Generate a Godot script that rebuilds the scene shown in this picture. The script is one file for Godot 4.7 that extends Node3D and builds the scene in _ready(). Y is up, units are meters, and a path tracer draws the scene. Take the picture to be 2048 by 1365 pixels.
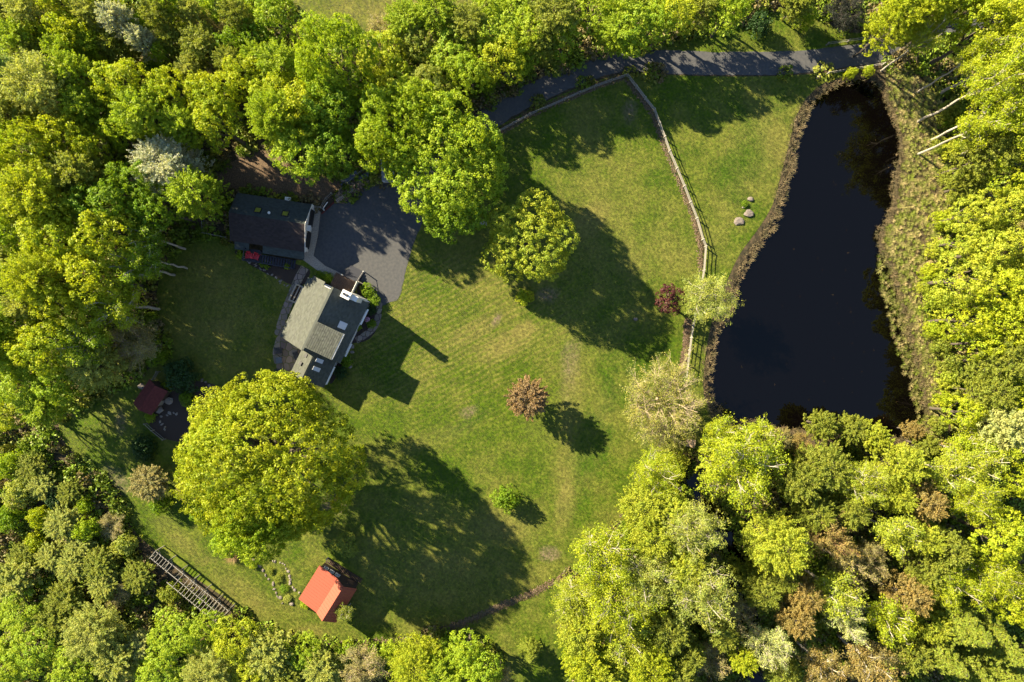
extends Node3D
# A hillside homestead seen from the air: house, garage, lawn, pond and spring woods. y is up, x runs east, z runs south, metres.

const GROUND_Y := 0.0
const WATER_Y := -0.22

var M := {}            # materials by name
var used := {}         # names already given
var RV := PackedVector3Array()   # a table of random directions
var RF := PackedFloat32Array()   # a table of random numbers 0..1
var ri := 0
var LV := PackedVector3Array()   # leaf faces being collected
var LN := PackedVector3Array()
var LC := PackedColorArray()
var LI := PackedInt32Array()
var lawn_image: Image
var lawn_noise: Array[FastNoiseLite] = []
var rng := RandomNumberGenerator.new()

const POND := [46.63, -36.59, 50.14, -37.29, 51.89, -36.24, 52.94, -33.79, 54.34, -30.28, 54.69, -26.78, 53.99, -21.88, 53.64, -18.38, 51.89, -14.88, 52.10, -12.78, 53.64, -9.98, 54.76, -5.78, 55.88, -1.58, 57.00, 2.63, 57.98, 6.83, 58.40, 10.33, 57.56, 13.27, 53.64, 14.18, 47.33, 13.48, 43.13, 12.99, 37.53, 12.85, 33.33, 12.08, 29.13, 10.89, 27.38, 7.53, 27.17, 4.03, 27.73, 0.53, 29.13, -2.98, 30.88, -7.18, 32.28, -10.68, 34.73, -14.18, 36.83, -17.68, 37.88, -21.88, 38.93, -26.08, 39.63, -29.58, 41.03, -32.74, 43.48, -35.19]
const MARSH := [52.10, -37.29, 54.34, -37.99, 57.84, -37.29, 60.29, -33.09, 61.34, -26.78, 61.69, -18.38, 59.94, -14.18, 58.54, -9.98, 58.68, -4.38, 60.22, 1.23, 61.34, 6.83, 60.99, 11.73, 58.54, 14.53, 55.74, 13.83, 57.00, 11.03, 55.39, 6.13, 53.99, 1.58, 52.94, -2.63, 51.75, -7.18, 51.26, -11.38, 52.10, -14.88, 53.78, -18.38, 54.13, -21.88, 54.76, -26.78, 54.34, -30.28, 52.94, -33.79]
const STREAM := [26.33, 15.58, 28.43, 17.33, 27.03, 20.83, 30.18, 23.63, 31.23, 27.83, 33.33, 30.63, 32.63, 34.84, 34.73, 39.04, 34.03, 43.24, 36.13, 48.84, 33.33, 50.24, 31.23, 45.34, 31.93, 39.74, 29.83, 35.54, 30.53, 31.33, 27.73, 28.53, 26.33, 25.03, 24.23, 20.83]
const LAWNS := [[-42.99, -14.88, -36.69, -12.78, -28.29, -11.38, -15.68, -16.28, -12.88, -18.38, -10.08, -23.28, -2.73, -29.44, 0.42, -31.26, 5.32, -33.79, 10.92, -36.10, 15.82, -37.43, 21.43, -37.29, 27.73, -37.08, 34.73, -37.08, 40.33, -37.29, 45.93, -37.78, 49.79, -38.48, 47.33, -37.29, 43.83, -36.24, 41.38, -34.14, 39.77, -31.33, 38.79, -27.48, 37.67, -23.28, 36.48, -19.08, 34.38, -15.58, 31.93, -12.22, 30.18, -8.58, 28.43, -4.38, 27.45, -0.18, 26.89, 4.03, 26.89, 7.53, 28.08, 11.38, 27.03, 15.23, 21.43, 15.58, 19.33, 17.33, 17.58, 22.23, 14.07, 27.13, 7.42, 32.74, -1.68, 36.94, -10.08, 40.58, -18.49, 42.40, -26.89, 42.19, -32.49, 40.58, -36.69, 38.69, -40.89, 35.54, -45.09, 32.74, -50.00, 29.23, -52.94, 26.43, -54.20, 22.23, -56.65, 19.43, -61.90, 15.23, -63.30, 11.03, -57.70, 7.53, -51.40, 4.38, -48.25, 0.53, -49.86, -2.98, -49.44, -8.58, -47.19, -12.78], [-32.49, -51.99, -1.68, -51.99, -4.48, -46.39, -6.58, -43.59, -12.18, -42.19, -18.49, -41.49, -23.39, -42.19, -28.29, -43.59], [19.33, -40.93, 23.53, -42.89, 33.33, -44.64, 37.53, -46.39, 43.13, -44.99, 47.33, -43.17, 52.94, -43.59, 53.64, -42.75, 50.14, -41.77, 45.93, -41.14, 40.33, -40.58, 33.33, -40.37, 27.73, -40.37], [-10.08, 40.72, -1.68, 37.08, 7.42, 32.88, 8.12, 39.74, 7.42, 51.64, -3.08, 51.64, -1.68, 43.94]]
const LAWN_LABELS := ["wide mown lawn around the house reaching to the pond", "dry mown field at the top edge", "rough grass verge above the driveway", "rough grass strip between the bottom thickets"]
const ROAD := [-15.68, -18.38, -12.18, -20.48, -6.58, -26.78, -2.73, -29.44, 0.42, -31.61, 5.32, -34.07, 10.92, -36.45, 15.82, -37.71, 21.43, -37.50, 27.73, -37.29, 34.73, -37.29, 40.33, -37.50, 45.93, -38.20, 51.54, -39.11, 56.44, -40.79, 63.44, -42.89, 75.34, -45.69, 75.34, -49.19, 62.74, -45.69, 55.74, -43.03, 50.14, -41.91, 45.93, -41.28, 40.33, -40.72, 33.33, -40.51, 27.73, -40.51, 22.13, -40.79, 16.53, -40.86, 11.62, -39.95, 6.02, -37.78, 1.12, -35.40, -2.38, -33.79, -5.18, -31.82, -8.68, -29.44, -12.18, -26.08, -16.39, -22.58]
const COURT := [-26.89, -18.66, -24.93, -19.50, -22.69, -20.62, -19.89, -22.44, -16.39, -23.14, -12.18, -22.58, -11.62, -19.78, -12.53, -16.63, -13.65, -14.04, -14.63, -10.82, -15.26, -8.23, -15.89, -5.99, -17.23, -5.36, -18.49, -4.94, -19.33, -6.48, -21.29, -8.44, -23.81, -9.28, -26.19, -10.54, -28.01, -11.80]
const WALK := [-28.85, -19.22, -26.75, -18.80, -27.17, -14.88, -27.80, -11.94, -26.19, -10.54, -23.81, -9.42, -24.37, -8.58, -26.89, -9.63, -29.27, -11.38, -29.06, -14.18]
const LOGS := [
	[38.44, 25.59, 43.15, 28.78, 1.50, 0.16, "pale fallen trunk left of the rusty bare tree"],
	[46.63, 21.88, 50.89, 24.03, 1.20, 0.14, "pale fallen trunk in the upper middle of the swamp wood"],
	[56.86, 16.49, 58.47, 17.32, 0.80, 0.20, "short pale log at the right side below the pond"],
	[39.63, 30.63, 45.66, 36.17, 2.00, 0.13, "long thin pale trunk leaning in the middle swamp wood"],
	[47.68, 36.24, 52.05, 39.76, 1.60, 0.12, "thin pale trunk lying right of the fan shaped bare tree"],
	[52.24, 19.29, 56.75, 20.78, 1.80, 0.12, "pale trunk with side branches in the upper right swamp wood"],
	[61.69, -19.92, 62.76, -18.42, 0.50, 0.10, "crooked dead branch at the right edge of the marsh"],
	[31.93, 13.13, 37.38, 12.73, 0.40, 0.09, "thin fallen branch along the lower pond bank"],
	[59.24, 31.33, 62.80, 34.11, 2.00, 0.12, "pale trunk leaning under the right hand yellow trees"],
]
const LITTER := [
	[1.00, [17.79, 22.23, 15.82, 24.89, 13.86, 27.41], "strip of brown fallen leaves at the lower right lawn edge"],
	[0.50, [7.77, 32.74, 3.22, 35.19, -1.68, 37.22, -5.88, 39.04, -10.08, 40.72], "thin brown leaf strip along the bottom of the lawn"],
	[1.10, [-10.08, 40.72, -14.28, 42.12, -19.19, 42.54, -23.39, 42.96, -26.89, 42.68], "reddish leaf strip near the red roofed barn"],
	[0.40, [-1.68, -29.37, 2.52, -31.82, 7.42, -33.93, 11.62, -35.68, 15.82, -37.15], "brown leaf strip under the fence beside the driveway"],
	[0.40, [16.04, -36.87, 17.93, -34.35, 19.61, -32.11, 21.57, -26.78, 23.67, -21.88, 25.49, -17.33, 26.47, -13.48, 26.47, -9.98], "brown leaf strip under the fence on the lawn"],
	[0.40, [24.65, -2.98, 24.37, 0.53, 23.81, 4.38], "brown leaf strip under the lower fence end"],
]
const CLEARING := [-39.84, -24.68, -35.29, -26.78, -31.79, -25.38, -26.89, -23.28, -22.69, -23.63, -23.39, -21.18, -25.84, -19.43, -28.29, -19.43, -33.89, -20.48, -39.49, -20.83, -42.29, -18.38, -44.04, -14.88, -45.09, -16.98, -42.29, -21.18]
const BEDS := [
	[[-39.84, -24.68, -35.29, -26.78, -31.79, -25.38, -26.89, -23.28, -22.69, -23.63, -23.39, -21.18, -25.84, -19.43, -28.29, -19.43, -33.89, -20.48, -39.49, -20.83, -42.29, -18.38, -44.04, -14.88, -45.09, -16.98, -42.29, -21.18], "litter_bed", "leaf covered brown slope behind the garage"],
	[[-38.79, -12.78, -29.69, -10.68, -28.29, -9.63, -29.69, -7.53, -32.49, -8.58, -36.69, -10.68], "mulch", "dark mulch bed in front of the garage stair"],
	[[-26.89, -9.63, -23.39, -8.86, -22.69, -7.53, -24.79, -6.83, -28.29, -7.88], "mulch", "narrow bed behind the concrete walk"],
	[[-21.64, -8.58, -18.49, -5.78, -18.35, -2.98, -19.89, -0.18, -22.69, 0.53, -24.09, 4.03, -25.49, 6.13, -24.79, 1.23, -22.69, -2.98, -21.64, -5.78], "mulch", "dark planting bed along the eastern house wall"],
	[[-48.60, 6.13, -41.59, 6.13, -42.99, 10.33, -43.69, 13.83, -48.60, 13.83, -50.70, 11.73], "mulch", "dark garden bed beside the small hut"],
]
const PATIO := [-33.33, 0.53, -32.77, -0.74, -31.09, -1.02, -29.27, 1.23, -28.85, 3.68, -29.69, 4.87, -31.79, 4.87, -33.05, 3.68, -33.54, 1.93]
const PATH := [-28.99, -10.33, -29.97, -8.58, -30.81, -6.48, -31.65, -4.38, -32.35, -2.28, -32.77, -0.74]
const SIDE_PATH := [-18.49, -5.50, -18.70, -3.68, -19.33, -1.93, -20.73, -0.74, -21.85, -0.04]
const EDGES := [
	["ragged stone border on the lawn side of the stair bed", [-38.09, -11.94, -35.99, -10.68, -33.54, -9.14, -31.44, -7.53], 0.50, "stone"],
	["line of dark stones below the bed by the barn", [-36.34, 30.63, -34.94, 32.18, -33.54, 34.00, -32.77, 35.89, -31.65, 37.08], 0.60, "stone_pale"],
	["short upper line of stones by the barn bed", [-33.54, 30.77, -31.93, 31.19, -31.23, 32.74, -30.81, 34.49, -29.69, 35.54], 0.50, "stone"],
	["row of stones beside the steps bed behind the house", [-22.27, 0.67, -22.69, 2.07, -22.55, 3.68], 0.60, "stone"],
	["grey stones around the garden bed by the hut", [-48.60, 12.43, -49.16, 10.89, -48.18, 10.19, -47.05, 10.05], 0.60, "stone"],
	["low stone line at the upper edge of the hut garden", [-43.55, 5.43, -42.43, 6.13, -41.45, 6.97], 0.45, "stone_pale"],
]
const BOULDERS := [
	[31.79, -16.77, 0.85, 0.30, "stone_pale", "flat pale rock on the lawn, lowest of the rock group by the pond"],
	[33.19, -17.89, 0.80, 0.35, "stone_pale", "pale rock by the pond, in the middle of its group"],
	[33.40, -19.85, 0.50, 0.30, "stone_pale", "pale rock by the pond, highest of its group"],
	[32.42, -18.73, 0.25, 0.16, "stone", "small brown rock within the rock group by the pond"],
	[17.30, -3.05, 0.36, 0.30, "stone_pale", "lone grey rock on the shaded lawn left of the red maple"],
	[42.92, -36.94, 0.40, 0.25, "stone_pale", "whitish rock in the grass beside the top of the pond"],
	[-48.11, 8.37, 0.80, 0.40, "stone", "large grey boulder right of the garden hut"],
	[-49.37, 9.63, 0.75, 0.40, "stone", "large grey boulder below the garden hut"],
	[-51.89, 6.34, 0.60, 0.35, "stone", "grey boulder at the upper corner of the garden hut"],
	[-30.88, 36.80, 0.35, 0.30, "stone", "dark rock at the lower tip of the barn bed"],
]
const FENCES := [
	[[-2.01, -29.11, 2.49, -31.61, 7.34, -33.68, 11.49, -35.48, 15.99, -37.07], 1.20, 3, "grey_wood", "grey rail fence following the driveway bend"],
	[[15.99, -37.07, 19.80, -32.23, 21.88, -26.48, 23.96, -21.64, 25.69, -17.14, 26.52, -14.16, 26.93, -13.19, 26.66, -9.87, 25.89, -5.71, 25.20, -2.25, 24.72, 1.21, 24.23, 5.02], 1.20, 3, "pale_wood", "pale rail fence crossing the lawn towards the pond side trees"],
	[[44.02, -37.39, 46.94, -37.87, 51.80, -38.71], 0.90, 2, "pale_wood", "short white rail barrier between driveway and pond"],
	[[43.95, -41.49, 46.94, -41.90, 50.06, -42.32], 0.90, 2, "grey_wood", "short grey rail barrier above the driveway"],
	[[-26.64, -18.62, -25.94, -19.87, -25.11, -20.57], 1.00, 2, "grey_wood", "grey rail beside the concrete walk and brick planter"],
	[[-24.00, -20.98, -22.47, -22.37, -20.95, -23.76], 1.00, 2, "grey_wood", "grey guard rail behind the firewood heap"],
	[[-51.12, 11.48, -50.08, 12.45, -48.56, 13.70], 1.00, 2, "grey_wood", "weathered rail fence below the garden hut"],
	[[-49.97, 5.37, -49.34, 4.26], 1.10, 3, "grey_wood", "short grey gate section above the garden hut"],
	[[-43.15, -17.38, -43.01, -15.09, -39.82, -14.46], 1.00, 2, "grey_wood", "low rail around the yard behind the garage"],
	[[-21.32, -8.30, -19.58, -7.39, -18.89, -6.14], 0.90, 2, "pale_wood", "thin pale handrail along the court edge"],
]
const FOOTPRINTS := [[-37.41, -20.19, -27.53, -18.66, -28.88, -9.97, -38.76, -11.50], [-25.65, -12.09, -18.09, -8.43, -25.32, 6.51, -32.88, 2.86], [-25.53, 29.68, -20.61, 32.74, -24.08, 38.35, -29.01, 35.29], [-49.60, 5.40, -47.46, 6.86, -49.60, 10.00, -51.74, 8.54], [-49.86, 27.97, -37.95, 37.08, -39.84, 39.39, -51.75, 30.07]]
const PATCHES := [
	[-0.98, 0.53, 5.25, 1.96, -0.45, 0.75, 0],
	[-5.18, -1.58, 4.20, 1.26, -0.50, 0.50, 0],
	[1.47, -1.58, 1.96, 0.98, -0.20, 0.80, 0],
	[8.12, 3.68, 1.54, 4.20, 0.10, 0.60, 2],
	[8.47, 8.23, 2.10, 6.30, 0.10, 0.50, 0],
	[-6.23, 9.98, 1.40, 0.98, -0.30, 0.80, 2],
	[-11.48, 13.83, 6.30, 1.54, -0.30, 0.40, 0],
	[-5.88, 11.38, 4.20, 0.84, -0.50, 0.90, 1],
	[4.97, -6.48, 1.68, 1.26, 0.00, 0.90, 2],
	[-2.03, -3.12, 0.70, 1.40, 0.60, 0.90, 2],
	[5.32, 29.93, 1.54, 1.12, 0.00, 1.00, 2],
	[-0.98, 25.73, 5.60, 2.80, 0.00, 0.40, 0],
	[16.53, -32.04, 1.12, 1.82, 0.00, 0.90, 2],
	[10.57, -16.63, 2.10, 4.20, 0.90, 0.60, 0],
	[7.42, 22.93, 1.40, 4.20, 0.20, 0.60, 0],
	[7.42, 17.33, 1.82, 5.60, 0.10, 0.45, 0],
	[10.92, 15.23, 2.80, 8.40, 0.30, 0.80, 1],
	[13.72, 8.23, 2.10, 4.20, 0.40, 0.70, 1],
	[33.33, -26.78, 4.20, 10.50, 0.30, 0.80, 1],
	[22.13, -24.68, 2.10, 4.20, 0.90, 0.50, 1],
	[-41.59, -9.98, 4.90, 3.50, 0.30, 0.50, 0],
	[-42.29, -2.98, 4.20, 4.90, 0.00, 0.30, 0],
	[-46.49, 27.83, 4.90, 1.82, 0.70, 0.50, 0],
	[-38.09, 34.84, 6.30, 2.10, 0.70, 0.45, 0],
	[-24.79, 22.93, 2.10, 1.40, 0.00, 0.90, 2],
	[-10.08, 31.33, 4.90, 2.80, 0.00, 0.35, 0],
	[-19.89, -46.74, 6.30, 2.80, 0.00, 0.70, 0],
	[-11.48, -47.09, 4.20, 2.10, 0.00, 0.50, 0],
	[-55.60, 19.43, 2.80, 1.54, 0.80, 0.70, 2],
	[-54.20, 24.33, 2.10, 1.40, 0.60, 0.40, 0],
	[-28.29, 40.79, 2.80, 1.12, 0.00, 0.60, 0],
	[20.73, 12.43, 2.10, 1.40, 0.00, 0.80, 2],
	[23.53, 28.53, 1.40, 1.40, 0.00, 0.50, 2],
	[-15.68, 5.43, 4.90, 2.10, -0.45, 0.30, 1],
	[-12.18, -8.58, 4.20, 2.80, -0.50, 0.30, 1],
	[-7.98, 0.53, 5.60, 2.80, -0.50, 0.35, 0],
	[5.32, 11.03, 4.20, 4.20, 0.00, 0.30, 0],
	[17.23, 1.23, 6.30, 4.20, 0.80, 0.50, 1],
	[15.82, -11.38, 4.20, 4.20, 0.70, 0.40, 1],
	[-54.90, 11.03, 0.98, 2.10, 0.00, 0.80, 2],
]
const TREES := [   # x, z, crown radius, build, colour, height, name, label, category, group
	[-65.31, -43.42, 2.00, "F", "o", 11.00, "feathery_tree", "olive feathery tree in the top left wood, leftmost alike", "tree", "trees of the woods"],
	[-61.30, -41.50, 2.59, "F", "p", 12.00, "feathery_tree", "pale sage green feathery tree in the top left wood, second from left alike", "tree", "trees of the woods"],
	[-57.75, -43.12, 2.29, "F", "y", 12.00, "feathery_tree", "yellow green feathery tree in the top left wood, leftmost alike", "tree", "trees of the woods"],
	[-56.46, -39.44, 2.29, "M", "y", 12.00, "leafy_tree", "yellow green leafy tree in the top left wood, second from left alike", "tree", "trees of the woods"],
	[-52.62, -43.74, 1.84, "F", "y", 11.00, "feathery_tree", "yellow green feathery tree in the top left wood, rightmost alike", "tree", "trees of the woods"],
	[-53.60, -41.66, 2.15, "F", "p", 11.00, "feathery_tree", "pale sage green feathery tree in the top left wood, fourth from left alike", "tree", "trees of the woods"],
	[-50.00, -40.73, 2.13, "W", "w", 12.00, "blossom_tree", "white blossoming tree in the top left wood, leftmost alike", "tree", "trees of the woods"],
	[-47.29, -38.41, 1.69, "W", "w", 11.00, "blossom_tree", "white blossoming tree in the top left wood, rightmost alike", "tree", "trees of the woods"],
	[-45.14, -41.47, 2.15, "F", "o", 11.00, "feathery_tree", "olive feathery tree in the top left wood, fifth from left alike", "tree", "trees of the woods"],
	[-41.20, -42.41, 1.70, "F", "p", 10.00, "feathery_tree", "pale sage green feathery tree in the top left wood, rightmost alike", "tree", "trees of the woods"],
	[-44.04, -43.22, 2.00, "F", "l", 11.00, "feathery_tree", "lime green feathery tree in the top left wood, seventh from left alike", "tree", "trees of the woods"],
	[-37.99, -43.42, 2.30, "M", "l", 11.00, "leafy_tree", "lime green leafy tree in the top left wood, third from left alike", "tree", "trees of the woods"],
	[-39.31, -41.87, 1.41, "B", "t", 8.00, "bare_tree", "tan bare twiggy tree in the top left wood, topmost alike", "tree", "trees of the woods"],
	[-35.13, -41.66, 2.30, "F", "o", 11.00, "feathery_tree", "olive feathery tree in the top left wood, rightmost alike", "tree", "trees of the woods"],
	[-30.62, -41.89, 3.51, "M", "l", 12.00, "leafy_tree", "lime green leafy tree in the top left wood, rightmost alike", "tree", "trees of the woods"],
	[-33.01, -39.46, 2.32, "M", "g", 10.00, "leafy_tree", "mid green leafy tree in the top left wood, rightmost alike", "tree", "trees of the woods"],
	[-65.11, -40.64, 2.01, "F", "o", 10.00, "feathery_tree", "olive feathery tree in the top left wood, second from left alike", "tree", "trees of the woods"],
	[-62.14, -38.14, 2.59, "F", "l", 12.00, "feathery_tree", "lime green feathery tree in the top left wood, leftmost alike", "tree", "trees of the woods"],
	[-59.45, -39.32, 2.15, "M", "y", 11.00, "leafy_tree", "yellow green leafy tree in the top left wood, leftmost alike", "tree", "trees of the woods"],
	[-55.04, -38.66, 2.59, "M", "y", 12.00, "leafy_tree", "yellow green leafy tree in the top left wood, third from left alike", "tree", "trees of the woods"],
	[-61.40, -36.59, 2.61, "F", "o", 11.00, "feathery_tree", "olive feathery tree in the top left wood, third from left alike", "tree", "trees of the woods"],
	[-56.59, -36.46, 2.29, "F", "l", 12.00, "feathery_tree", "lime green feathery tree in the top left wood, second from left alike", "tree", "trees of the woods"],
	[-53.97, -38.15, 1.85, "F", "l", 10.00, "feathery_tree", "lime green feathery tree in the top left wood, fifth from left alike", "tree", "trees of the woods"],
	[-51.71, -38.15, 1.87, "F", "o", 9.00, "feathery_tree", "olive feathery tree in the top left wood, fourth from left alike", "tree", "trees of the woods"],
	[-48.74, -40.92, 1.56, "M", "g", 9.00, "leafy_tree", "mid green leafy tree in the top left wood, leftmost alike", "tree", "trees of the woods"],
	[-45.77, -37.63, 1.56, "M", "l", 9.00, "leafy_tree", "lime green leafy tree in the top left wood, second from left alike", "tree", "trees of the woods"],
	[-44.12, -39.21, 1.87, "F", "o", 9.00, "feathery_tree", "olive feathery tree in the top left wood, sixth from left alike", "tree", "trees of the woods"],
	[-40.22, -38.15, 2.78, "F", "o", 10.00, "feathery_tree", "olive feathery tree in the top left wood, seventh from left alike", "tree", "trees of the woods"],
	[-41.81, -35.12, 1.87, "F", "p", 9.00, "feathery_tree", "pale sage green feathery tree in the top left wood, fifth from left alike", "tree", "trees of the woods"],
	[-39.31, -35.49, 1.41, "B", "t", 8.00, "bare_tree", "tan bare twiggy tree in the top left wood, lowest alike", "tree", "trees of the woods"],
	[-36.29, -38.42, 2.16, "M", "g", 10.00, "leafy_tree", "mid green leafy tree in the top left wood, second from left alike", "tree", "trees of the woods"],
	[-36.29, -35.86, 2.16, "F", "o", 10.00, "feathery_tree", "olive feathery tree in the top left wood, eighth from left alike", "tree", "trees of the woods"],
	[-33.01, -36.71, 2.01, "F", "l", 10.00, "feathery_tree", "lime green feathery tree in the top left wood, ninth from left alike", "tree", "trees of the woods"],
	[-64.53, -34.27, 2.74, "F", "m", 12.00, "feathery_tree", "only pale mint green feathery tree in the top left wood", "tree", "trees of the woods"],
	[-64.72, -30.84, 2.59, "F", "p", 12.00, "feathery_tree", "pale sage green feathery tree in the top left wood, leftmost alike", "tree", "trees of the woods"],
	[-57.80, -31.14, 4.48, "F", "p", 15.00, "feathery_tree", "pale sage green feathery tree in the top left wood, third from left alike", "tree", "trees of the woods"],
	[-54.39, -33.28, 2.56, "F", "l", 14.00, "feathery_tree", "lime green feathery tree in the top left wood, third from left alike", "tree", "trees of the woods"],
	[-53.50, -29.35, 2.88, "F", "l", 13.00, "feathery_tree", "lime green feathery tree in the top left wood, fourth from left alike", "tree", "trees of the woods"],
	[-48.19, -31.78, 3.58, "M", "y", 15.00, "leafy_tree", "yellow green leafy tree in the top left wood, fourth from left alike", "tree", "trees of the woods"],
	[-42.93, -31.37, 3.01, "M", "y", 14.00, "leafy_tree", "yellow green leafy tree in the top left wood, fifth from left alike", "tree", "trees of the woods"],
	[-45.66, -27.98, 3.28, "F", "l", 15.00, "feathery_tree", "lime green feathery tree in the top left wood, sixth from left alike", "tree", "trees of the woods"],
	[-49.52, -26.97, 2.72, "M", "l", 13.00, "leafy_tree", "lime green leafy tree in the top left wood, leftmost alike", "tree", "trees of the woods"],
	[-37.83, -30.86, 3.31, "M", "y", 14.00, "leafy_tree", "yellow green leafy tree in the top left wood, sixth from left alike", "tree", "trees of the woods"],
	[-33.61, -33.51, 3.18, "M", "y", 13.00, "leafy_tree", "yellow green leafy tree in the top left wood, eighth from left alike", "tree", "trees of the woods"],
	[-29.46, -34.91, 3.05, "F", "l", 12.00, "feathery_tree", "lime green feathery tree in the top left wood, rightmost alike", "tree", "trees of the woods"],
	[-37.20, -27.55, 3.46, "M", "y", 14.00, "leafy_tree", "yellow green leafy tree in the top left wood, seventh from left alike", "tree", "trees of the woods"],
	[-29.68, -30.73, 3.16, "M", "y", 14.00, "leafy_tree", "yellow green leafy tree in the top left wood, rightmost alike", "tree", "trees of the woods"],
	[-29.22, -27.60, 3.43, "F", "l", 15.00, "feathery_tree", "lime green feathery tree in the top left wood, tenth from left alike", "tree", "trees of the woods"],
	[-41.31, -26.97, 2.57, "F", "l", 13.00, "feathery_tree", "lime green feathery tree in the top left wood, eighth from left alike", "tree", "trees of the woods"],
	[-48.95, -37.20, 1.92, "S", "g", 4.00, "shrub", "mid green leafy shrub in the top left wood, leftmost alike", "shrub", "shrubs"],
	[-44.84, -37.88, 1.65, "S", "g", 4.00, "shrub", "mid green leafy shrub in the top left wood, rightmost alike", "shrub", "shrubs"],
	[-62.23, -27.86, 3.28, "F", "o", 15.00, "feathery_tree", "olive feathery tree in the wood beside the garage, leftmost alike", "tree", "trees of the woods"],
	[-59.97, -23.09, 4.71, "M", "y", 17.00, "leafy_tree", "yellow green leafy tree in the wood beside the garage, second from left alike", "tree", "trees of the woods"],
	[-55.14, -25.33, 3.13, "M", "y", 15.00, "leafy_tree", "yellow green leafy tree in the wood beside the garage, third from left alike", "tree", "trees of the woods"],
	[-62.91, -19.50, 4.15, "M", "y", 16.00, "leafy_tree", "yellow green leafy tree in the wood beside the garage, leftmost alike", "tree", "trees of the woods"],
	[-56.85, -17.61, 4.41, "F", "y", 17.00, "feathery_tree", "yellow green feathery tree in the wood beside the garage, rightmost alike", "tree", "trees of the woods"],
	[-52.99, -24.23, 2.56, "M", "y", 14.00, "leafy_tree", "yellow green leafy tree in the wood beside the garage, rightmost alike", "tree", "trees of the woods"],
	[-43.86, -22.25, 4.27, "W", "w", 12.00, "blossom_tree", "only white blossoming tree in the wood beside the garage", "tree", "trees of the woods"],
	[-47.26, -19.78, 3.46, "M", "g", 14.00, "leafy_tree", "mid green leafy tree in the wood beside the garage, second from left alike", "tree", "trees of the woods"],
	[-49.85, -16.61, 4.00, "M", "g", 16.00, "leafy_tree", "mid green leafy tree in the wood beside the garage, leftmost alike", "tree", "trees of the woods"],
	[-44.71, -16.85, 3.16, "M", "g", 14.00, "leafy_tree", "mid green leafy tree in the wood beside the garage, rightmost alike", "tree", "trees of the woods"],
	[-40.03, -18.63, 3.18, "F", "l", 13.00, "feathery_tree", "only lime green feathery tree in the wood beside the garage", "tree", "trees of the woods"],
	[-53.37, -20.27, 3.28, "F", "o", 15.00, "feathery_tree", "olive feathery tree in the wood beside the garage, rightmost alike", "tree", "trees of the woods"],
	[-60.53, -17.74, 3.26, "F", "y", 16.00, "feathery_tree", "yellow green feathery tree in the wood beside the garage, leftmost alike", "tree", "trees of the woods"],
	[-54.25, -15.23, 3.26, "M", "y", 16.00, "leafy_tree", "yellow green leafy tree in the wood beside the garage, fourth from left alike", "tree", "trees of the woods"],
	[-62.23, -13.56, 3.28, "M", "l", 15.00, "leafy_tree", "lime green leafy tree in the wood along the left edge, topmost alike", "tree", "trees of the woods"],
	[-63.82, -7.67, 3.01, "F", "l", 14.00, "feathery_tree", "lime green feathery tree in the wood along the left edge, topmost alike", "tree", "trees of the woods"],
	[-62.99, -9.78, 2.72, "F", "p", 13.00, "feathery_tree", "pale sage green feathery tree in the wood along the left edge, topmost alike", "tree", "trees of the woods"],
	[-55.85, -13.00, 4.12, "M", "y", 17.00, "leafy_tree", "yellow green leafy tree in the wood along the left edge, topmost alike", "tree", "trees of the woods"],
	[-49.37, -13.00, 4.12, "M", "y", 17.00, "leafy_tree", "yellow green leafy tree in the wood along the left edge, second from top alike", "tree", "trees of the woods"],
	[-45.79, -12.90, 2.56, "O", "g", 14.00, "open_tree", "mid green open branched tree in the wood along the left edge, topmost alike", "tree", "trees of the woods"],
	[-45.54, -10.17, 2.27, "O", "g", 13.00, "open_tree", "mid green open branched tree in the wood along the left edge, lowest alike", "tree", "trees of the woods"],
	[-56.97, -7.51, 3.82, "F", "y", 17.00, "feathery_tree", "only yellow green feathery tree in the wood along the left edge", "tree", "trees of the woods"],
	[-51.61, -7.64, 3.97, "M", "y", 17.00, "leafy_tree", "yellow green leafy tree in the wood along the left edge, third from top alike", "tree", "trees of the woods"],
	[-47.30, -9.26, 2.69, "O", "l", 15.00, "open_tree", "lime green open branched tree in the wood along the left edge, topmost alike", "tree", "trees of the woods"],
	[-60.00, -4.49, 2.56, "F", "p", 14.00, "feathery_tree", "pale sage green feathery tree in the wood along the left edge, second from top alike", "tree", "trees of the woods"],
	[-54.88, -3.80, 3.85, "M", "y", 16.00, "leafy_tree", "yellow green leafy tree in the wood along the left edge, fourth from top alike", "tree", "trees of the woods"],
	[-49.45, -4.46, 3.28, "O", "y", 15.00, "open_tree", "only yellow green open branched tree in the wood along the left edge", "tree", "trees of the woods"],
	[-63.31, -2.58, 3.31, "F", "l", 14.00, "feathery_tree", "lime green feathery tree in the wood along the left edge, second from top alike", "tree", "trees of the woods"],
	[-58.01, 0.47, 3.85, "M", "y", 16.00, "leafy_tree", "yellow green leafy tree in the wood along the left edge, fifth from top alike", "tree", "trees of the woods"],
	[-53.75, 0.48, 3.16, "O", "l", 14.00, "open_tree", "lime green open branched tree in the wood along the left edge, lowest alike", "tree", "trees of the woods"],
	[-63.56, 2.68, 3.35, "M", "l", 12.00, "leafy_tree", "lime green leafy tree in the wood along the left edge, second from top alike", "tree", "trees of the woods"],
	[-62.58, 5.82, 3.84, "M", "l", 11.00, "leafy_tree", "lime green leafy tree in the wood along the left edge, lowest alike", "tree", "trees of the woods"],
	[-57.62, 4.88, 3.20, "M", "l", 12.00, "leafy_tree", "lime green leafy tree in the wood along the left edge, third from top alike", "tree", "trees of the woods"],
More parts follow.
